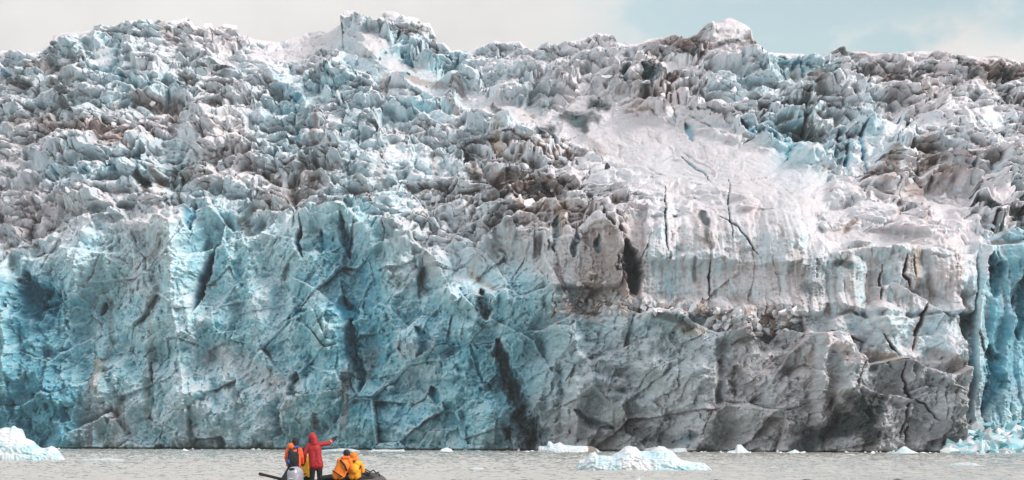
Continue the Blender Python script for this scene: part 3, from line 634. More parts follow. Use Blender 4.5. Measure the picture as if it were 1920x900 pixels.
# ---- the back of the crest, out of sight, running on as snowfield
back = []
for dy, dz in ((0.6, -.2), (2, -1), (6, -3), (20, -7), (60, -12), (160, -16), (420, -20)):
    b = P[0].copy(); b[:, 0] *= 1 + dy / 800; b[:, 1] += dy; b[:, 2] += dz
    back.append(b)
P = np.concatenate([np.stack(back[::-1]), P, ], 0)
C = np.concatenate([np.broadcast_to(C[:1], (len(back),) + C.shape[1:]), C], 0)
foot_row = P[-1:].copy(); foot_row[..., 2] = -3
P = np.concatenate([P, foot_row], 0); C = np.concatenate([C, C[-1:]], 0)
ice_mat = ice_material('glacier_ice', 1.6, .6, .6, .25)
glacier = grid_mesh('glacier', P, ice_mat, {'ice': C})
tag(glacier, 'crevassed glacier of white and blue ice ending in a tall broken front at the water', 'glacier', kind='structure')

# ------------------------------------------------------------------ the water
wr = np.concatenate([np.array([-60, -20, 5, 25, 45, 60, 85, 110.]), np.geomspace(128, 640, 900), np.array([900., 1400.])])
wc = np.concatenate([np.array([-1.2, -.5]), np.linspace(-.2, .2, 1500), np.array([.5, 1.2])])
Yw = np.broadcast_to(wr[:, None], (len(wr), len(wc))).copy(); Xw = wc[None] * np.maximum(np.abs(wr), 70)[:, None]
def wv(x, y, lam, ang, s):
    c, n = math.cos(ang), math.sin(ang)
    return fbm((x * c + y * n) / (lam * 1.9), (-x * n + y * c) / lam, s, 2, .5)
fade = sstep(110, 130, Yw) * sstep(640, 560, Yw) * (np.abs(Xw) < .21 * np.maximum(Yw, 1))
hw_ = .24 * (1 - 2 * np.abs(wv(Xw, Yw, 3.4, .25, 501))) + .22 * (1 - 2 * np.abs(wv(Xw, Yw, 1.7, -.3, 511))) + .10 * wv(Xw * 1.5, Yw, .9, .1, 521) - .22
hw_ *= 1 + .5 * fbm(Xw / 14, Yw / 14, 531, 2)
Pw = np.stack([Xw, Yw, (hw_ - .02) * fade * 1.0], -1)
wm, wb = principled('silty_water', (.42, .395, .35), .02, 0, .5)
wb.inputs['IOR'].default_value = 1.33
t_ = wm.node_tree; c_ = t_.nodes.new('ShaderNodeTexCoord')
mp_ = t_.nodes.new('ShaderNodeMapping'); mp_.inputs['Scale'].default_value = (1, 1.7, 1)
t_.links.new(c_.outputs['Object'], mp_.inputs[0])
z_ = t_.nodes.new('ShaderNodeTexNoise'); z_.inputs['Scale'].default_value = 1.7; z_.inputs['Detail'].default_value = 5; z_.inputs['Roughness'].default_value = .6
t_.links.new(mp_.outputs[0], z_.inputs['Vector'])
bp_ = t_.nodes.new('ShaderNodeBump'); bp_.inputs['Strength'].default_value = .5; bp_.inputs['Distance'].default_value = .05
t_.links.new(z_.outputs[0], bp_.inputs['Height']); t_.links.new(bp_.outputs[0], wb.inputs['Normal'])
water = grid_mesh('water', Pw[:, ::-1], wm, smooth=True)
# thin haze volume added to lift the darks and soften contrast
bm = bmesh.new(); bmesh.ops.create_cube(bm, size=1, matrix=Matrix.Translation((0, 690, 78)) @ Matrix.Diagonal((3600, 1560, 168, 1)))
me = bpy.data.meshes.new('haze'); bm.to_mesh(me); bm.free()
hm = bpy.data.materials.new('haze'); hm.use_nodes = True; hm.node_tree.nodes.clear()
pv = hm.node_tree.nodes.new('ShaderNodeVolumePrincipled'); ho = hm.node_tree.nodes.new('ShaderNodeOutputMaterial')
pv.inputs['Color'].default_value = (.95, .95, .95, 1); pv.inputs['Density'].default_value = .00009; pv.inputs['Anisotropy'].default_value = 0.0
hm.node_tree.links.new(pv.outputs[0], ho.inputs['Volume']); me.materials.append(hm)
haze = link(bpy.data.objects.new('haze', me)); tag(haze, 'thin pale haze added between the boat and the glacier to lift the darks', 'haze', kind='stuff')
tag(water, 'grey silty rippled sea water in front of the glacier', 'water', kind='structure')

# ------------------------------------------------------------------ where the glacier's face is, seen along a ray
PX_ = 960 + F * P[..., 0] / np.maximum(P[..., 1], 1); PY_ = YH - F * (P[..., 2] - H) / np.maximum(P[..., 1], 1)
def surf(x, y):
    c = int(round((x - pxs[0]) / STEP_X)); a, b = max(c - 6, 0), c + 7
    d = (PX_[:, a:b] - x) ** 2 + (PY_[:, a:b] - y) ** 2
    d = np.where(d < 9, P[:, a:b, 1] * .01, d + 1e4)
    i = np.unravel_index(np.argmin(d), d.shape)
    return Vector(P[i[0], a + i[1]])

berg_mat = ice_material('floating_ice', 3.0, .45, .35, .06)
def berg(name, sil, base, label, cat, group=None, depth=.55, blue=.5, dirt=None, seed=1, nu=150, nv=60, low=0.12, amp=1.0, flat=1.0):
    """a floating piece of ice: sil is its outline (px, py) above the water row base"""
    Yd = F * H / (base - YH); ppm = F / Yd
    xs = np.array([p[0] for p in sil], float); ys = np.array([p[1] for p in sil], float)
    x0, x1 = xs[0], xs[-1]; cx = (x0 + x1) / 2; W = (x1 - x0) / ppm
    nu = int(np.clip((x1 - x0) / .9, 24, 260)); nv = 110; nv = int(np.clip(nu * .5, 16, nv))
    u = (1 - np.cos(np.linspace(0, np.pi, nu))) / 2; v = -np.cos(np.linspace(0, np.pi, nv))
    U, V = np.meshgrid(u, v)
    hgt = np.clip(base - np.interp(x0 + U * (x1 - x0), xs, ys), 0.4, None) / ppm
    hd = depth * W / 2 * (1 - np.abs(2 * U - 1) ** 2.4) ** .5 + .02
    Xl = (U - .5) * W; Yl = V * hd
    prof = np.clip(1 - np.abs(V) ** 2.0, 0, 1) ** .55
    sc = W / 8
    nn = fbm(Xl / (1.5 * sc) + seed * 9, Yl / (1.1 * sc) + seed, seed, 3)
    Zl = hgt * prof * (1 + .22 * nn * prof * (1 - prof) * 4 * amp)
    f1, f2, *_r = voro(Xl / (.9 * sc) + seed * 3 + .5 * nn, (Yl * .8 + Zl * 1.3) / (.7 * sc), seed)
    lump = np.sqrt(np.clip(1 - f1 * f1, 0, 1)) - .5
    g1, g2, *_r = voro(Xl / (.33 * sc) + seed * 3, (Yl + Zl) / (.28 * sc), seed + 5)
    lump2 = np.sqrt(np.clip(1 - g1 * g1, 0, 1)) - .5
    side = np.clip(1 - prof, 0, 1)
    crag = fbm(Xl / (.5 * sc) + seed, (Yl + Zl * 1.2) / (.45 * sc), seed + 21, 4, .6, ridged=True)
    c1_, c2_, *_r = voro(Xl / (.16 * sc) + seed, (Yl + Zl) / (.13 * sc), seed + 15)
    pock = (c1_ - .45)
    Yl = Yl + V * amp * sc * .10 * pock; Zl = Zl + amp * sc * .035 * pock * prof * sstep(0, .4, Zl / sc)
    Yl = Yl + V * amp * sc * .26 * crag; Zl = Zl + amp * sc * .07 * crag * prof * sstep(0, .4, Zl / sc)
    Yl = Yl + V * amp * sc * (.30 * lump + .12 * lump2)
    Zl = Zl + amp * sc * (.05 * lump2) * prof * sstep(0, .4, Zl / sc)
    Xl = Xl + .10 * sc * amp * lump2 * np.sign(U - .5) * np.abs(2 * U - 1)
    Zl = np.where(prof < .12, -0.35, Zl)
    c = np.broadcast_to(np.array([.70, .72, .735]), Zl.shape + (3,)).copy()
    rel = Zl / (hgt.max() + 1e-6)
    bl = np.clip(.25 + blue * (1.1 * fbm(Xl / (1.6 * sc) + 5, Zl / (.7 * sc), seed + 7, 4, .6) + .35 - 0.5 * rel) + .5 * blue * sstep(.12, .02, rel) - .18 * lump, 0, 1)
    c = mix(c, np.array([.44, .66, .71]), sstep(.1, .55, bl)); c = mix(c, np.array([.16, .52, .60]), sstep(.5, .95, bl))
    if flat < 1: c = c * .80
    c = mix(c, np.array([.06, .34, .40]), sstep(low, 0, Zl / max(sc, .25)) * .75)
    if dirt is not None:
        dn = fbm(Xl / (.6 * sc), Zl / (.4 * sc), seed + 11, 4, .6)
        a = sstep(.25, .0, np.abs(U - dirt[0]) / dirt[1] - .6 + .5 * dn) * dirt[2]
        c = mix(c, np.array([.20, .14, .11]), a)
    Pb = np.stack([Xl, Yl, Zl], -1)
    o = grid_mesh(name, Pb[:, ::-1], berg_mat, {'ice': np.clip(c[:, ::-1], .02, .9)}, smooth=False)
    o.location = ((cx - 960) / F * Yd, Yd, 0); o.scale = (1, 1, flat)
    return tag(o, label, cat, group)

berg('iceberg', [(1078,885),(1081,876),(1086,866),(1098,862),(1108,852),(1116,849),(1122,856),(1145,857),(1160,850),(1172,840),(1180,838),(1192,840),(1200,848),(1218,848),(1235,838),(1245,840),(1262,850),(1275,864),(1300,869),(1318,870),(1330,879),(1338,885)],
     885, 'largest white iceberg, wide with two humps, floating right of the boat', 'iceberg', 'floating ice', .5, .55, seed=3)
berg('iceberg', [(-90,866),(-70,850),(-40,828),(-20,812),(0,806),(10,803),(22,804),(26,799),(30,803),(40,806),(45,822),(60,828),(72,840),(84,842),(96,838),(105,842),(115,856),(123,866)],
     866, 'tall white and pale blue iceberg cut off by the left edge of the photo', 'iceberg', 'floating ice', .5, .6, seed=5)
berg('ice_floe', [(1009,849),(1011,838),(1026,837),(1028,828),(1034,829),(1038,834),(1050,830),(1058,835),(1080,837),(1100,837),(1110,838),(1118,842),(1127,849)],
     849.5, 'long low slab of ice with a small knob and a brown dirty right end', 'ice floe', 'floating ice', .4, .45, dirt=(.86, .10, .9), seed=7)
berg('ice_floe', [(1204,849),(1210,842),(1228,838),(1238,841),(1262,842),(1275,840),(1285,841),(1290,849)],
     849.5, 'brownish low ice floe behind the two-humped iceberg', 'ice floe', 'floating ice', .4, .35, dirt=(.35, .4, .5), seed=9)
berg('iceberg', [(1360,851),(1366,846),(1378,844),(1382,834),(1390,834),(1396,841),(1402,846),(1411,851)],
     851.5, 'small peaked white iceberg at the foot of the grey ice wall', 'iceberg', 'floating ice', .6, .4, seed=11)
berg('iceberg', [(1670,852),(1680,847),(1692,838),(1697,837),(1708,844),(1718,848),(1726,852)],
     852.5, 'small wedge of white ice with a blue left side before the dark cracked wall', 'iceberg', 'floating ice', .5, .75, seed=13)
berg('ice_floe', [(1774,877),(1780,871),(1792,867),(1812,865),(1830,868),(1842,874),(1846,877)],
     877, 'low pale blue ice floe alone on the water at the right', 'ice floe', 'floating ice', .6, 1.0, flat=.85, seed=15)
berg('ice_floe', [(1470,851),(1480,847),(1491,843),(1500,848),(1508,846),(1516,851)],
     851.5, 'small low white ice floe below the dark green patch of the wall', 'ice floe', 'floating ice', .5, .3, seed=17)
berg('ice_floe', [(1572,854),(1582,851),(1600,851),(1612,854)], 854.5, 'thin flat ice floe between the dark green patch and the wedge of ice', 'ice floe', 'floating ice', .6, .4, flat=.85, seed=19)
berg('ice_floe', [(684,848),(700,843),(720,842),(740,843),(757,842),(760,848)], 848.5, 'flat ice floe at the foot of the wall, right of the yellow jackets', 'ice floe', 'floating ice', .3, .3, flat=.85, seed=21)
berg('ice_floe', [(596,847),(610,843),(640,840),(660,841),(680,847)], 848, 'flat bluish ice floe behind the people, under the pointing arm', 'ice floe', 'floating ice', .3, .8, flat=.85, seed=23)
berg('ice_floe', [(822,848),(828,842),(838,839),(846,842),(851,848)], 848.5, 'small round white lump of ice at the foot of the blue wall', 'ice floe', 'floating ice', .6, .3, seed=25)
berg('ice_floe', [(142,867),(155,862),(180,860),(205,858),(228,861),(244,867)], 867, 'low pale floe right beside the tall iceberg on the left', 'ice floe', 'floating ice', .4, .7, flat=.85, seed=27)
berg('ice_floe', [(862,883),(875,878),(890,875),(905,877),(918,883)], 883, 'faint low blue floe on open water between the boat and the two-humped iceberg', 'ice floe', 'floating ice', .5, .9, flat=.85, seed=29)
berg('ice_floe', [(1526,899),(1536,895),(1552,893),(1566,899)], 899, 'faint pale floe at the bottom edge of the photo', 'ice floe', 'floating ice', .5, .7, flat=.85, seed=31)
berg('ice_floe', [(340,846),(345,841),(350,843),(356,846)], 847, 'tiny white chip of ice at the foot of the left wall, left of the people', 'ice floe', 'floating ice', .6, .2, seed=33)
berg('ice_floe', [(1822,853),(1830,850),(1846,851),(1854,853)], 854, 'thin flat floe in front of the blue ice rubble, left one of two', 'ice floe', 'floating ice', .6, .3, flat=.85, seed=35)
berg('ice_floe', [(1868,853),(1880,850),(1896,850),(1902,853)], 854, 'thin flat floe in front of the blue ice rubble, right one of two', 'ice floe', 'floating ice', .6, .3, flat=.85, seed=37)
berg('ice_floe', [(975,849),(983,846),(990,845),(996,849)], 849.5, 'small white chip of ice at the mouth of the dark cleft', 'ice floe', 'floating ice', .6, .2, seed=39)

# ---- broken blocks lying in heaps
def hull(rs, n=14, sq=(1, 1, 1)):
    bm = bmesh.new()
    for _ in range(n):
        v = Vector(rs.normal(size=3)).normalized()
        bm.verts.new((v.x * sq[0] * rs.uniform(.75, 1.1), v.y * sq[1] * rs.uniform(.75, 1.1), v.z * sq[2] * rs.uniform(.75, 1.1)))
    bmesh.ops.convex_hull(bm, input=bm.verts)
    bmesh.ops.delete(bm, geom=[v for v in bm.verts if not v.link_faces], context='VERTS')
    bmesh.ops.bevel(bm, geom=bm.edges[:], offset=.035, segments=1, affect='EDGES')
    return bm
def heap(name, items, label, cat, mat=berg_mat, seed=1):
    """items: (centre, size, colour)"""
    rs = np.random.default_rng(seed); protos = []
    for _ in range(14):
        bm = hull(rs, int(rs.integers(8, 13)), (rs.uniform(.8, 1.6), rs.uniform(.7, 1.1), rs.uniform(.45, .9)))
        bm.verts.ensure_lookup_table()
        protos.append((np.array([v.co[:] for v in bm.verts]), [[v.index for v in f.verts] for f in bm.faces])); bm.free()
    V, Fc, Cc, off = [], [], [], 0
    for c, s, col in items:
        pv, pf = protos[rs.integers(14)]
        R_ = np.array(Matrix.Rotation(rs.uniform(0, 6.28), 3, Vector(rs.normal(size=3)).normalized()))
        w = (pv @ R_.T) * s + np.array(c)
        V.append(w); Fc += [[i + off for i in f] for f in pf]; off += len(w); Cc.append(np.broadcast_to(np.array(col) * rs.uniform(.85, 1.08), w.shape))
    V = np.concatenate(V); Cc = np.clip(np.concatenate(Cc), .02, .88)
    me = bpy.data.meshes.new(name); me.from_pydata(V.tolist(), [], Fc)
    a = me.color_attributes.new('ice', 'FLOAT_COLOR', 'POINT'); q = np.ones((len(V), 4), np.float32); q[:, :3] = Cc
    a.data.foreach_set('color', q.reshape(-1)); me.materials.append(mat)
    return tag(link(bpy.data.objects.new(name, me)), label, cat, kind='stuff')
rs = np.random.default_rng(5)
cols_b = [(.55,.72,.76), (.30,.58,.64), (.78,.80,.81), (.18,.48,.55), (.45,.50,.50)]
items = []
for _ in range(760):
    x = rs.uniform(1782, 2120); top = np.interp(x, [1780, 1795, 1810, 1850, 1880, 1900, 1920, 2120], [848, 826, 808, 790, 800, 792, 786, 800])
    f_ = rs.uniform(0, 1) ** 1.2; Yr = 388 + 14 * f_ + rs.uniform(-1, 1); hmax = (850 - top) / F * Yr
    z = f_ * hmax * rs.uniform(.75, 1.0)
    items.append((((x - 960) / F * Yr, Yr, z), rs.uniform(.1, 1.0) ** 2.6 * 1.7 + .13, cols_b[rs.choice(5, p=[.3, .25, .22, .13, .1])]))
heap('ice_rubble', items, 'heap of broken blue and white ice blocks fallen at the foot of the teal wall, right edge', 'ice rubble', seed=4)
cols_l = [(.76,.76,.78), (.70,.73,.76), (.42,.36,.33), (.24,.18,.15), (.60,.55,.52)]
items = []
for _ in range(420):
    x = rs.uniform(1040, 1490); yb = np.interp(x, [1040, 1110, 1180, 1230, 1290, 1340, 1440, 1490], [592, 580, 574, 584, 588, 612, 632, 612])
    y = yb - rs.uniform(0, 1) ** 1.3 * np.interp(x, [1040, 1200, 1400, 1490], [14, 14, 48, 40])
    p = surf(x, y); s = rs.uniform(0, 1) ** 2.5 * .95 + .16
    items.append(((p.x, p.y - .2, p.z - .1 * s), s, cols_l[rs.choice(5, p=[.34, .24, .17, .1, .15])]))
for _ in range(240):
    x = rs.uniform(1035, 1175); y = rs.uniform(505, 590)
    if y < 505 + abs(x - 1110) * .9: continue
    p = surf(x, y); s = rs.uniform(0, 1) ** 2.5 * .6 + .15
    items.append(((p.x, p.y - .1, p.z), s, cols_l[rs.choice(5, p=[.1, .15, .35, .15, .25])]))
heap('fallen_ice', items, 'white and brown ice boulders and crumbs lying on the ledge below the fluted cliff', 'ice rubble', seed=6)
# rubble scattered over the broken slope
items = []
for _ in range(900):
    x = rs.uniform(0, 1920); y = rs.uniform(140, 470)
    if y > np.interp(x, [p_[0] for p_ in WTOP], [p_[1] for p_ in WTOP]) - 6: continue
    if 1060 < x < 1540 and y > 205 and y < 420: continue
    p = surf(x, y); s = rs.uniform(0, 1) ** 2.2 * .85 + .2
    items.append(((p.x, p.y - .1, p.z), s, [(.74,.77,.80), (.58,.70,.75), (.70,.69,.70), (.36,.30,.27)][rs.choice(4, p=[.4, .25, .25, .1])]))
heap('loose_ice', items, 'loose blocks of white and pale blue ice scattered over the broken upper slope', 'loose ice', seed=8)
# brash along the foot of the front
items = []
for _ in range(420):
    x = rs.uniform(0, 1920); x = x if fbm(np.array([x / 90.]), np.array([.5]), 3, 2)[0] > -.05 else x * .3 + 1300
    Yd = F * H / (np.interp(x, [p_[0] for p_ in FOOT], [p_[1] for p_ in FOOT]) - YH) - 14 - rs.uniform(0, 1) ** 2 * 26
    items.append((((x - 960) / F * Yd, Yd, 0), rs.uniform(0, 1) ** 3 * .5 + .1, [(.80,.82,.83), (.55,.68,.72), (.45,.42,.40)][rs.choice(3, p=[.5, .3, .2])]))
heap('brash_ice', items, 'small bits of white ice floating along the foot of the glacier front', 'brash ice', seed=12)
# one dark stone on the snow
bm = hull(np.random.default_rng(3), 16, (.55, .5, .9)); me = bpy.data.meshes.new('boulder'); bm.to_mesh(me); bm.free()
me.materials.append(noisy('dark_stone', (.035, .04, .045), .8, 3, .5, .6, .1))
rock = link(bpy.data.objects.new('boulder', me)); rock.location = surf(1136, 314) + Vector((0, -.3, .2))
tag(rock, 'single black boulder standing on the smooth snow slope', 'boulder')

# ------------------------------------------------------------------ boat and people
def cap_mesh(bm, p0, p1, r0, r1, n=14):
    p0, p1 = Vector(p0), Vector(p1); ax = p1 - p0; l = max(ax.length, 1e-4)
    rot = ax.to_track_quat('Z', 'Y').to_matrix().to_4x4()
    for p, r in ((p0, r0), (p1, r1)):
        bmesh.ops.create_icosphere(bm, subdivisions=3, radius=r, matrix=Matrix.Translation(p))
    bmesh.ops.create_cone(bm, cap_ends=True, segments=n, radius1=r0, radius2=r1, depth=l, matrix=Matrix.Translation((p0 + p1) / 2) @ rot)
def ell_mesh(bm, c, r, rot=None):
    m = Matrix.Translation(Vector(c))
    if rot: m = m @ Matrix.Rotation(rot[0], 4, 'X') @ Matrix.Rotation(rot[1], 4, 'Y') @ Matrix.Rotation(rot[2] if len(rot) > 2 else 0, 4, 'Z')
    m = m @ Matrix.Diagonal((*r, 1))
    bmesh.ops.create_icosphere(bm, subdivisions=3, radius=1.0, matrix=m)
def blob(name, prims, mat, parent=None, voxel=.016, smooth=4, wrinkle=0.0, flat_below=None):
    """limbs and masses grown together into one continuous skin"""
    bm = bmesh.new()
    for p in prims:
        if p[0] == 'c': cap_mesh(bm, *p[1:])
        else: ell_mesh(bm, *p[1:])
    me = bpy.data.meshes.new(name); bm.to_mesh(me); bm.free()
    o = bpy.data.objects.new(name, me); scene.collection.objects.link(o)
    m = o.modifiers.new('r', 'REMESH'); m.mode = 'VOXEL'; m.voxel_size = voxel
    s = o.modifiers.new('s', 'SMOOTH'); s.factor = .5; s.iterations = smooth
    dg = bpy.context.evaluated_depsgraph_get()
    me2 = bpy.data.meshes.new_from_object(o.evaluated_get(dg)); me2.name = name
    scene.collection.objects.unlink(o); bpy.data.objects.remove(o); bpy.data.meshes.remove(me)
    n = len(me2.vertices); co = np.empty(n * 3, np.float32); me2.vertices.foreach_get('co', co); co = co.reshape(-1, 3)
    if wrinkle:
        nr = np.empty(n * 3, np.float32); me2.vertices.foreach_get('normal', nr); nr = nr.reshape(-1, 3)
        w = fbm(co[:, 0] / .22 + co[:, 1] / .3, co[:, 2] / .10 + co[:, 0] / .3, 5, 3, .6, ridged=True)
        co += nr * (wrinkle * w)[:, None]
    me2.vertices.foreach_set('co', co.reshape(-1))
    me2.polygons.foreach_set('use_smooth', np.ones(len(me2.polygons), bool))
    me2.materials.clear(); me2.materials.append(mat); me2.update()
    return link(bpy.data.objects.new(name, me2), parent)

def tube_path(bm, pts, rad, n=14, closed=False):
    pts = [Vector(p) for p in pts]; rad = rad if isinstance(rad, (list, tuple)) else [rad] * len(pts)
    rings = []
    for i, p in enumerate(pts):
        d = (pts[min(i + 1, len(pts) - 1)] - pts[max(i - 1, 0)]).normalized()
        x = d.cross(Vector((0, 0, 1)));
        if x.length < 1e-3: x = Vector((1, 0, 0))
        x.normalize(); y = x.cross(d)
        rings.append([bm.verts.new(p + x * math.cos(a) * rad[i] + y * math.sin(a) * rad[i]) for a in (6.28318 * k / n for k in range(n))])
    for a, b in zip(rings[:-1], rings[1:]):
        for k in range(n): bm.faces.new((a[k], a[(k + 1) % n], b[(k + 1) % n], b[k]))
    bm.faces.new(rings[0]); bm.faces.new(rings[-1][::-1])
def bm_obj(name, bm, mat, parent=None, smooth=True):
    bmesh.ops.recalc_face_normals(bm, faces=bm.faces)
    me = bpy.data.meshes.new(name); bm.to_mesh(me); bm.free(); me.materials.append(mat)
    if smooth: me.polygons.foreach_set('use_smooth', np.ones(len(me.polygons), bool))
    return link(bpy.data.objects.new(name, me), parent)
def box(bm, c, s, rot=0.0, bev=.01):
    r = bmesh.ops.create_cube(bm, size=1, matrix=Matrix.Translation(Vector(c)) @ Matrix.Rotation(rot, 4, 'Z') @ Matrix.Diagonal((*s, 1)))
    if bev:
        es = list({e for v in r['verts'] for e in v.link_edges})
        bmesh.ops.bevel(bm, geom=es, offset=bev, segments=2, affect='EDGES')

M_tube = noisy('worn_rubber', (.085, .075, .07), .6, 6, .35, .2, .01)
M_black = noisy('black_fabric', (.016, .019, .022), .8, 18, .4, .3, .01)
M_red = noisy('red_shell', (.42, .018, .024), .62, 9, .3, .3, .02)
M_orange = noisy('orange_shell', (.85, .16, .022), .6, 9, .25, .3, .02)
M_amber = noisy('amber_shell', (.86, .22, .012), .6, 9, .25, .3, .02)
M_yellow = noisy('yellow_shell', (.92, .48, .02), .6, 9, .2, .3, .02)
M_gold = noisy('gold_shell', (.90, .36, .012), .6, 9, .25, .3, .02)
M_redor = noisy('red_orange_shell', (.85, .11, .025), .6, 9, .25, .3, .02)
M_blue = noisy('blue_fabric', (.02, .09, .33), .7, 12, .3, .2, .01)
M_skin = noisy('skin', (.50, .30, .22), .55, 20, .15, .1, .004)
M_silver = noisy('silver_paint', (.42, .42, .50), .32, 5, .12, .05, .004, metal=.35)
M_grey = noisy('grey_plastic', (.10, .10, .11), .5, 8, .3, .1, .004)
M_white = noisy('white_mark', (.75, .75, .76), .5, 8, .1, .1, .004)
M_ply = noisy('grey_deck', (.18, .17, .16), .7, 7, .3, .2, .006)

YAW = math.radians(-25)                        # the bow points away and to the right
STERN = Vector((-7.05, 92.6, 0))
boat = empty('inflatable_boat', STERN, YAW)
tag(boat, 'dark rubber inflatable boat carrying five people before the glacier, bow to the right', 'boat')
# local frame: y forward, x starboard
def arc_tube():
    pts, rad = [], []
    for y, r in ((-.62, .07), (-.45, .15), (-.2, .25), (0, .28)): pts.append((-.95, y, .36)); rad.append(r)
    for y in np.linspace(.4, 3.6, 9): pts.append((-.95, y, .36 + .02 * max(0, y - 2))); rad.append(.28)
    for a in np.linspace(.15, math.pi - .15, 17):
        pts.append((-.95 * math.cos(a), 3.6 + 1.3 * math.sin(a) ** .8, .40 + .24 * math.sin(a) ** 1.5)); rad.append(.28 - .03 * math.sin(a))
    for y in np.linspace(3.6, .4, 9): pts.append((.95, y, .36 + .02 * max(0, y - 2))); rad.append(.28)
    for y, r in ((0, .28), (-.2, .25), (-.45, .15), (-.62, .07)): pts.append((.95, y, .36)); rad.append(r)
    return pts, rad
bm = bmesh.new(); tp, tr = arc_tube(); tube_path(bm, tp, tr, 20)
tube = bm_obj('buoyancy_tube', bm, M_tube, boat)
bm = bmesh.new()
for s in (-1, 1):
    pts = [(s * (.95 + .28), y, .40) for y in np.linspace(0, 3.6, 10)]
    tube_path(bm, pts, .022, 8)
bm_obj('rubbing_strake', bm, M_black, tube)
bm = bmesh.new(); box(bm, (0, 2.2, .24), (1.5, 4.3, .05)); bm_obj('floor', bm, M_ply, boat, False)
bm = bmesh.new(); box(bm, (0, .12, .42), (1.5, .07, .52)); bm_obj('transom', bm, M_grey, boat, False)
bm = bmesh.new(); box(bm, (0, 3.1, .56), (1.55, .26, .05)); bm_obj('thwart', bm, M_ply, boat, False)
for s in (-1, 1):                               # the grab lines looped along each tube and over the bow
    pts = []
    for y in np.linspace(.4, 3.4, 49): pts.append((s * (.95 + .12), y, .36 + .275 - .05 * abs(math.sin((y - .4) / .5 * math.pi))))
    bm = bmesh.new(); tube_path(bm, pts, .014, 6); bm_obj('grab_line', bm, M_black, boat)
bow = [Vector(p) for p in tp if p[1] > 4.0]; pts = []
for i in range(0, len(bow) - 2, 2):
    a, b = bow[i], bow[i + 2]; pts += [a + Vector((0, 0, .26)), (a + b) / 2 + Vector((0, 0, .34))]
bm = bmesh.new(); tube_path(bm, pts, .022, 6); bm_obj('grab_line', bm, M_black, boat)
bm = bmesh.new(); box(bm, (.1, 4.3, .56), (.55, .4, .10), bev=.03); bm_obj('bow_locker', bm, M_grey, boat, False)

# outboard engine, clamped to the transom: it could be lifted off
eng = empty('outboard_engine', boat.matrix_world @ Vector((0, 0, 0)), YAW)
eng.location = STERN + Vector((0.02, -.15, 0))
tag(eng, 'silver grey outboard engine with a dark recess in its rounded cowling at the stern', 'engine')
def cowl():
    bm = bmesh.new(); n, r = 28, 18; rings = []
    for j in range(r + 1):
        q = j / r; z = .56 + .56 * q
        w = .215 * (1 - .10 * abs(q - .45)) * (1 - max(0, q - .62) ** 2 * 3.3); d = .31 * (1 - max(0, q - .6) ** 2 * 3.5)
        if j == r: w *= .6; d *= .6
        ring = []
        for k in range(n):
            a = 6.28318 * k / n; c, s = math.cos(a), math.sin(a)
            ring.append(bm.verts.new((w * math.copysign(abs(c) ** .7, c), d * math.copysign(abs(s) ** .7, s) - .04 * q, z)))
        rings.append(ring)
    for a, b in zip(rings[:-1], rings[1:]):
        for k in range(n): bm.faces.new((a[k], a[(k + 1) % n], b[(k + 1) % n], b[k]))
    bm.faces.new(rings[0]); bm.faces.new(rings[-1][::-1])
    return bm
cw = bm_obj('cowling', cowl(), M_silver, eng)
blob('air_intake', [('e', (0, -.25, 1.03), (.11, .08, .055))], M_black, cw, .01, 3)
bm = bmesh.new(); box(bm, (0, -.325, .74), (.16, .02, .035), bev=.006); bm_obj('side_stripe', bm, M_white, cw, False)
for q in (-1, 1):
    bm = bmesh.new(); tube_path(bm, [(q * .17, -.24, .66), (q * .19, -.2, .85), (q * .14, -.18, 1.0)], .012, 6); bm_obj('trim', bm, M_white, cw)
blob('leg', [('c', (0, -.05, .6), (0, -.02, .05), .11, .08), ('c', (0, -.02, .05), (0, 0, -.35), .07, .05), ('e', (0, -.1, -.05), (.14, .2, .02)), ('c', (0, -.2, -.32), (0, .12, -.32), .05, .06)], M_grey, eng, .02, 3)
bm = bmesh.new(); box(bm, (0, .16, .50), (.26, .14, .36), bev=.02); bm_obj('clamp_bracket', bm, M_grey, eng, False)
bm = bmesh.new(); tube_path(bm, [(0, .2, .82), (-.03, .45, .86), (-.05, .75, .88)], [.03, .024, .026], 8); bm_obj('tiller', bm, M_black, eng)

# the oar laid along the port tube, its handle out over the stern
bm = bmesh.new()
p0 = at(487, 888.5, 92.3); p1 = at(556, 905, 93.9)
tube_path(bm, [p0, p0 + (p1 - p0) * .07, p0 + (p1 - p0) * .08, p1], [.052, .055, .047, .047], 10)
oar = bm_obj('oar_shaft', bm, M_black)
oar_e = empty('oar', p0)
tag(oar_e, 'black oar lying on the left tube, its handle sticking out past the stern', 'oar')
oar.data.transform(Matrix.Translation(-p0)); oar.parent = oar_e; oar.name = 'shaft'
bm = bmesh.new(); d_ = (p1 - p0).normalized()
box(bm, (0, 0, 0), (.18, .5, .03), bev=.012); bm.transform(Matrix.Translation(p1 - p0 + d_ * .22) @ d_.to_track_quat('Y', 'Z').to_matrix().to_4x4())
bm_obj('blade', bm, M_black, oar_e, False)

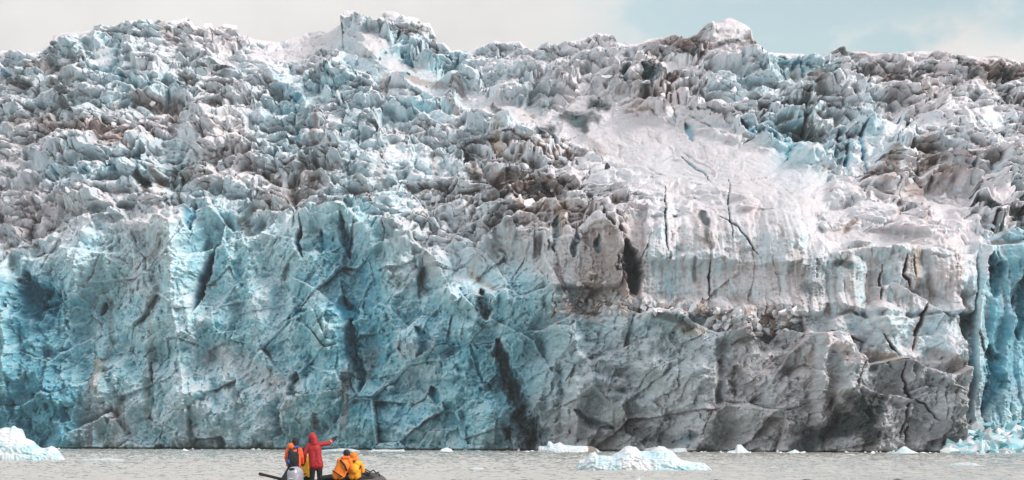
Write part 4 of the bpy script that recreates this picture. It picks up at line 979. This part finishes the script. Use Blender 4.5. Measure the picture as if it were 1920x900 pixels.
# ---- people
def hand(name, w, direction, side, parent, mat, curl=.5, up=Vector((0, 0, 1)), point=False):
    """a gloved hand: palm, four bent fingers of unequal length, thumb off the side of the palm"""
    d = Vector(direction).normalized(); s = d.cross(up).normalized() * side; n = s.cross(d).normalized() * side
    w = Vector(w); palm = w + d * .095
    pr = [('c', w - d * .03, w + d * .03, .042, .040), ('c', w + d * .03 - s * .018, palm - s * .022, .026, .021), ('c', w + d * .03 + s * .018, palm + s * .022, .026, .021), ('c', w + d * .03, palm, .026, .021)]
    for k, (o_, l_) in enumerate(((.033, .070), (.011, .080), (-.011, .074), (-.033, .058))):
        b = palm + s * o_; c_ = curl * (.15 if (point and k == 0) else 1)
        a1 = b + (d * math.cos(c_) - n * math.sin(c_)) * l_ * .48
        a2 = a1 + (d * math.cos(2 * c_) - n * math.sin(2 * c_)) * l_ * .32
        a3 = a2 + (d * math.cos(2.8 * c_) - n * math.sin(2.8 * c_)) * l_ * .25
        pr += [('c', b, a1, .0125, .0115), ('c', a1, a2, .0115, .0105), ('c', a2, a3, .0105, .009)]
    tb = w + d * .03 + s * .03; t1 = tb + (d * .6 + s * .7 - n * .2).normalized() * .045; t2 = t1 + (d * .9 + s * .3 - n * .3).normalized() * .035
    pr += [('c', tb, t1, .017, .014), ('c', t1, t2, .014, .011)]
    return blob(name, pr, mat, parent, .0065, 2)

def head_prims(c, face, tilt=0.0):
    """head with a face looking along the unit vector face"""
    c = Vector(c); f = Vector(face).normalized(); u = Vector((0, 0, 1)); s = f.cross(u).normalized()
    ang = math.atan2(f.x, -f.y)
    pr = [('e', c + u * .02, (.074, .090, .105), (0, 0, ang)), ('e', c - u * .05 + f * .022, (.052, .060, .068), (0, 0, ang)),
          ('c', c + f * .082 + u * .01, c + f * .104 - u * .022, .011, .016), ('c', c + f * .078 - u * .058 - s * .018, c + f * .078 - u * .058 + s * .018, .010, .010),
          ('c', c + f * .07 - u * .095, c + f * .06 - u * .09, .022, .02), ('c', c + f * .075 + u * .035 - s * .03, c + f * .078 + u * .035 + s * .03, .012, .012)]
    for q in (-1, 1):
        pr += [('e', c + s * q * .077 - u * .005, (.012, .022, .032), (0, 0, ang)), ('e', c + f * .076 + s * q * .03 + u * .012, (.013, .010, .008), (0, 0, ang))]
    return pr
def person(name, origin, J, label, group=None):
    """J: joints in metres from the origin. x right, y away, z up"""
    root = empty(name, origin); tag(root, label, 'person', group)
    V3 = lambda k: Vector(J[k])
    pr = head_prims(J['head'], J['face'])
    pr += [('c', V3('head') - Vector((0, 0, .05)), V3('neck'), .052, .06), ('c', V3('shL'), V3('shR'), .06, .06), ('e', V3('chest'), (.15, .10, .17)), ('c', V3('chest'), V3('hip'), .12, .12), ('c', V3('hipL'), V3('hipR'), .085, .085)]
    for s in 'LR':
        pr += [('c', V3('sh' + s), V3('el' + s), .05, .038), ('c', V3('el' + s), V3('wr' + s), .036, .026),
               ('c', V3('hip' + s), V3('kn' + s), .08, .055), ('c', V3('kn' + s), V3('an' + s), .05, .036), ('c', V3('an' + s), V3('to' + s), .035, .025)]
    blob('body', pr, M_skin, root, .013, 3)
    return root
def clothes(root, J, jacket, trousers, hem=None, wr=.008, puff=1.0, flare=.0, boots=M_black):
    V3 = lambda k: Vector(J[k]); c = V3('chest'); h = V3('hip')
    lat = (V3('shR') - V3('shL')).normalized()
    pr = [('e', c, (.205 * puff, .150 * puff, .23)), ('c', V3('shL') + lat * .04, V3('shR') - lat * .04, .085, .085), ('c', c - lat * .07, h - lat * .07, .145 * puff, .15 * puff), ('c', c + lat * .07, h + lat * .07, .145 * puff, .15 * puff), ('c', V3('neck') - Vector((0, 0, .05)), V3('neck') + Vector((0, 0, .03)), .10, .075)]
    if hem is not None:
        he = Vector(hem); pr += [('c', h - lat * .075, he - lat * (.08 + flare), .15, .145), ('c', h + lat * .075, he + lat * (.08 + flare), .15, .145), ('c', h, he, .15, .15)]
    for s in 'LR':
        pr += [('c', V3('sh' + s), V3('el' + s), .082, .068), ('c', V3('el' + s), V3('wr' + s) , .068, .052)]
    j = blob('jacket', pr, jacket, root, .016, 5, wr)
    pr = [('c', V3('hipL'), V3('hipR'), .125, .125)]
    for s in 'LR': pr += [('c', V3('hip' + s), V3('kn' + s), .118, .088), ('c', V3('kn' + s), V3('an' + s) + (V3('kn' + s) - V3('an' + s)).normalized() * .04, .085, .068)]
    blob('trousers', pr, trousers, root, .018, 4, .006)
    for s in 'LR':
        a, t = V3('an' + s), V3('to' + s)
        blob('boot', [('c', a + (V3('kn' + s) - a).normalized() * .12, a - Vector((0, 0, .02)), .062, .055), ('c', a - Vector((0, 0, .045)), t - Vector((0, 0, .02)), .05, .045)], boots, root, .012, 3)
    return j

FZ = .28                                        # floor boards above the water
def stand(h=1.76, lean=(0, 0)):
    k = h / 1.76
    J = dict(head=(0, 0, 1.63), neck=(0, 0, 1.47), shL=(-.19, 0, 1.43), shR=(.19, 0, 1.43), chest=(0, 0, 1.27), hip=(0, 0, .95), hipL=(-.10, 0, .92), hipR=(.10, 0, .92),
             knL=(-.12, .0, .50), knR=(.12, 0, .50), anL=(-.13, 0, .09), anR=(.13, 0, .09), toL=(-.16, .15, .045), toR=(.16, .15, .045))
    return {a: tuple(x * k for x in b) for a, b in J.items()}

# the pointing figure in red, seen from behind
Yr = 94.6; o = at(592, 0, Yr); o.z = FZ
zp = lambda py, Y: H + (YH - py) / F * Y - FZ
J = stand(1.84)
J.update(head=(-.125, .0, zp(820.5, Yr)), face=(-.75, .65, -.1), neck=(-.07, 0, zp(830, Yr)), shL=(-.22, 0, zp(834.5, Yr)), shR=(.15, .02, zp(833.5, Yr)), chest=(-.035, .0, zp(842, Yr)), hip=(-.01, 0, zp(862, Yr)),
         hipL=(-.10, 0, .95), hipR=(.115, 0, .95), knL=(-.12, .02, .50), knR=(.13, 0, .50), anL=(-.13, 0, .09), anR=(.14, 0, .09),
         elR=(.43, .08, zp(831, Yr)), wrR=(.57, .15, zp(824.5, Yr)), elL=(-.36, -.02, zp(851, Yr)), wrL=(-.38, .10, zp(865, Yr)))
red = person('person', o, J, 'standing person in a long red hooded coat, pointing to the right with a black glove')
jk = clothes(red, J, M_red, M_black, hem=(.02, 0, zp(873, Yr)), flare=.015)
hd = Vector(J['head']); fc = Vector(J['face']).normalized()
blob('hood', [('e', hd - fc * .02 + Vector((0, 0, .03)), (.125, .125, .145)), ('c', hd - fc * .05 + Vector((.02, 0, -.03)), Vector(J['neck']) + Vector((.03, -.02, -.02)), .12, .13), ('c', Vector(J['neck']) + Vector((-.05, -.06, -.05)), Vector(J['neck']) + Vector((.10, -.05, -.05)), .06, .06)], M_red, jk, .012, 3, .005)
blob('dark_hood_fill', [('e', hd + fc * .075 + Vector((0, -.02, -.035)), (.075, .075, .085)), ('c', hd + fc * .05 + Vector((0, -.03, -.06)), hd + fc * .05 + Vector((0, -.02, -.13)), .06, .07)], M_black, red, .012, 3)  # black mass filling the face opening of the hood
wr_ = Vector(J['wrR']); dr = (wr_ - Vector(J['elR'])).normalized()
hg = hand('glove', wr_ + dr * .05, (.55, .3, .8), 1, red, M_black, .75)
blob('cuff', [('c', wr_ - dr * .01, wr_ + dr * .09, .062, .055)], M_black, hg, .01, 2)
hand('glove', Vector(J['wrL']) + Vector((-.01, .02, -.03)), (-.15, .5, -.7), -1, red, M_black, .6, up=Vector((1, 0, 0)))
bm = bmesh.new(); e0, e1 = Vector(J['elR']), Vector(J['wrR']); q0 = e0 + (e1 - e0) * .45
bmesh.ops.create_cone(bm, cap_ends=False, segments=18, radius1=.069, radius2=.067, depth=.03, matrix=Matrix.Translation(q0) @ (e1 - e0).to_track_quat('Z', 'Y').to_matrix().to_4x4())
bm_obj('reflective_band', bm, noisy('band_grey', (.55, .42, .36), .4, 8, .2), jk)

# left: black hat, orange jacket under a black pack
Y2 = 93.6; o = at(551, 0, Y2); o.z = FZ
J = stand(1.66)
zq = lambda py: zp(py, Y2)
J.update(head=(.05, .02, zq(829)), face=(.35, .93, -.05), neck=(.02, .01, zq(838)), shL=(-.19, 0, zq(844)), shR=(.20, .02, zq(844)), chest=(.0, .0, zq(851)), hip=(.02, -.02, zq(872)), hipL=(-.08, 0, zq(876)), hipR=(.11, 0, zq(876)),
         elL=(-.245, .0, zq(858)), wrL=(-.21, .16, zq(871)), elR=(.255, .02, zq(856)), wrR=(.27, .17, zq(868)), knL=(-.10, .12, .45), knR=(.12, .10, .45), anL=(-.1, 0, .09), anR=(.12, 0, .09), toL=(-.12, .14, .045), toR=(.14, .14, .045))
p2 = person('person', o, J, 'person in a red-orange jacket and black knit hat, seen from behind with a black pack')
jk = clothes(p2, J, M_redor, M_black)
hd = Vector(J['head'])
blob('hat', [('e', hd + Vector((0, 0, .035)), (.118, .125, .118)), ('c', hd + Vector((-.07, -.02, -.03)), hd + Vector((.07, -.02, -.03)), .06, .06), ('c', hd + Vector((0, -.04, -.03)), hd + Vector((.02, -.03, -.13)), .085, .075)], M_black, p2, .012, 3, .003)
blob('hood', [('e', Vector(J['neck']) + Vector((-.12, -.07, .03)), (.10, .09, .11), (0, .5)), ('e', Vector(J['neck']) + Vector((-.02, -.08, -.03)), (.13, .08, .07))], M_orange, jk, .012, 3, .006)
blob('collar', [('c', Vector(J['neck']) + Vector((.0, -.14, -.03)), Vector(J['neck']) + Vector((.10, -.11, .0)), .045, .05)], M_blue, jk, .01, 2)
pk = blob('backpack', [('e', (-.01, -.18, zq(861)), (.19, .10, .25)), ('c', (-.09, -.16, zq(848)), (-.08, -.14, zq(872)), .10, .11), ('c', (.09, -.16, zq(852)), (.08, -.14, zq(874)), .09, .10)], M_black, p2, .014, 4, .006)
for s in (-1, 1):
    bm = bmesh.new(); tube_path(bm, [(s * .13, -.15, zq(856)), (s * .14, -.12, zq(845)), (s * .11, -.02, zq(839)), (s * .11, .10, zq(845))], .022, 8); bm_obj('strap', bm, M_black, pk)
blob('pocket', [('e', (-.165, -.24, zq(865.5)), (.065, .045, .085))], M_blue, pk, .01, 3)
hand('glove', Vector(J['wrL']) + Vector((0, .03, 0)), (.1, .8, -.4), -1, p2, M_black, .7)
hand('glove', Vector(J['wrR']) + Vector((0, .03, 0)), (-.1, .8, -.4), 1, p2, M_black, .7)
blob('thigh_guard', [('c', (-.10, .0, zq(878)), (-.30, -.12, zq(900)), .11, .13)], M_black, p2, .018, 3)

# seated people
SZ = .66                                         # top of the tube
def seated(px, Y, lean, face, headpy, width=.19, label='', arm=None, turn=0.0):
    o = at(px, 0, Y); o.z = 0
    hz = H + (YH - headpy) / F * Y; lx, ly = lean
    J = dict(head=(lx, ly, hz), face=face, neck=(lx * .85, ly * .85, hz - .15), shL=(lx * .8 - width, ly * .8 - turn, hz - .22), shR=(lx * .8 + width, ly * .8 + turn, hz - .22), chest=(lx * .6, ly * .6, hz - .38),
             hip=(0, 0, SZ + .14), hipL=(-.1, 0, SZ + .10), hipR=(.1, 0, SZ + .10))
    kd = Vector((-.45, .1, 0)) if turn >= 0 else Vector((-.40, .2, 0))
    J.update(knL=(-.1 + kd.x, kd.y - .08, SZ + .06), knR=(.02 + kd.x, kd.y + .14, SZ + .06))
    J.update(anL=(J['knL'][0] - .03, J['knL'][1], FZ + .09), anR=(J['knR'][0] - .03, J['knR'][1], FZ + .09))
    J.update(toL=(J['anL'][0] - .15, J['anL'][1], FZ + .045), toR=(J['anR'][0] - .15, J['anR'][1], FZ + .045))
    J.update(elL=(J['shL'][0] - .06, ly * .8 + .06, hz - .47), elR=(J['shR'][0] + .05, ly * .8 + .02, hz - .48), wrL=(J['shL'][0] - .02, ly * .8 + .24, hz - .60), wrR=(J['shR'][0] - .04, ly * .8 + .22, hz - .60))
    if arm: J.update(arm)
    r = person('person', o, J, label)
    return r, J
# orange jacket, black knit hat, leaning to the right
p3, J = seated(634, 93.6, (.27, .04), (-.9, .35, -.2), 851, .17, 'seated person in an orange jacket and black knit hat, looking to the left')
jk = clothes(p3, J, M_amber, M_black, puff=1.02)
hd = Vector(J['head'])
blob('hat', [('e', hd + Vector((.01, -.005, .035)), (.118, .122, .115)), ('c', hd + Vector((.03, -.04, .0)), hd + Vector((.05, -.02, -.11)), .08, .07)], M_black, p3, .012, 3, .003)
blob('collar', [('c', Vector(J['neck']) + Vector((-.06, -.06, .02)), Vector(J['neck']) + Vector((.10, -.05, .03)), .065, .07)], M_orange, jk, .012, 2, .004)
bm = bmesh.new()
tube_path(bm, [(-.18, -.15, SZ + .32), (-.02, -.20, SZ + .22), (.15, -.17, SZ + .10)], .022, 8); tube_path(bm, [(.08, -.10, SZ + .66), (.22, -.20, SZ + .50), (.30, -.17, SZ + .30)], .035, 8)
bm_obj('harness', bm, M_black, jk)
hand('glove', Vector(J['wrL']), (-.3, .8, -.3), -1, p3, M_black, .7); hand('glove', Vector(J['wrR']), (-.3, .8, -.3), 1, p3, M_black, .7)
# bright yellow-orange jacket, hood up, arm along the tube to the right
p4, J = seated(664, 94.4, (-.02, .02), (.3, .9, -.1), 856, .185, 'seated person in a bright yellow jacket with the orange hood up, rightmost in the boat',
               arm=dict(elR=(.27, .0, 1.12), wrR=(.30, -.03, .92)))
jk = clothes(p4, J, M_gold, M_black, puff=1.06)
hd = Vector(J['head'])
blob('hood', [('e', hd + Vector((0, -.01, .02)), (.135, .13, .13)), ('c', Vector(J['neck']) + Vector((-.07, -.04, .03)), Vector(J['neck']) + Vector((.09, -.04, .03)), .10, .10)], M_amber, jk, .012, 3, .006)
bm = bmesh.new()
tube_path(bm, [(-.14, -.12, 1.32), (-.02, -.18, 1.28), (.14, -.14, 1.27)], .024, 8); tube_path(bm, [(.10, -.19, 1.02), (.20, -.14, 1.04), (.24, -.02, 1.16)], .02, 8)
tube_path(bm, [(-.20, -.12, 1.28), (-.24, -.17, 1.05), (-.23, -.16, .85)], .03, 8)
bm_obj('harness', bm, M_black, jk)
pk = blob('backpack', [('e', (.02, -.19, 1.03), (.15, .09, .17)), ('e', (.12, -.16, 1.20), (.10, .07, .10))], M_yellow, p4, .013, 3, .008)
blob('badge', [('e', (-.10, -.20, 1.20), (.035, .02, .055))], noisy('pale_patch', (.75, .6, .5), .6), jk, .008, 2)
hand('glove', Vector(J['wrR']) + Vector((.02, 0, -.02)), (.7, .1, -.4), 1, p4, M_black, .6); hand('glove', Vector(J['wrL']), (.1, .8, -.4), -1, p4, M_black, .7)
# mostly hidden between the two standing people
p5, J = seated(575, 95.2, (-.08, .0), (.1, .95, -.1), 846, .16, 'person in a yellow jacket mostly hidden between the two standing people')
jk = clothes(p5, J, M_yellow, M_black, puff=.9)
hd = Vector(J['head'])
blob('hat', [('e', hd + Vector((0, 0, .03)), (.112, .12, .115)), ('c', hd + Vector((0, -.03, -.02)), hd + Vector((0, -.02, -.11)), .08, .07)], M_black, p5, .012, 3, .003)
hand('glove', Vector(J['wrL']), (.1, .8, -.3), -1, p5, M_black, .7); hand('glove', Vector(J['wrR']), (.1, .8, -.3), 1, p5, M_black, .7)
# black rope bundle on the bow
bm = bmesh.new(); b0 = at(682, 884, 96.2)
rs = np.random.default_rng(2)
for i in range(7):
    a = at(678 + rs.uniform(0, 5), 884 + rs.uniform(-1, 6), 96.3 + rs.uniform(-.2, .2)); c = at(697 + rs.uniform(0, 6), 891 + rs.uniform(-1, 4), 97.2 + rs.uniform(-.2, .2))
    m_ = (a + c) / 2 + Vector((rs.uniform(-.05, .05), 0, rs.uniform(-.05, .07)))
    tube_path(bm, [a - b0, (a + m_) / 2 - b0 + Vector((0, 0, .02)), m_ - b0, (m_ + c) / 2 - b0 + Vector((0, 0, .02)), c - b0], .02, 7)
rope = bm_obj('rope', bm, M_black); rope.location = b0
tag(rope, 'black rope bundle draped over the bow beside the yellow jacket', 'rope')
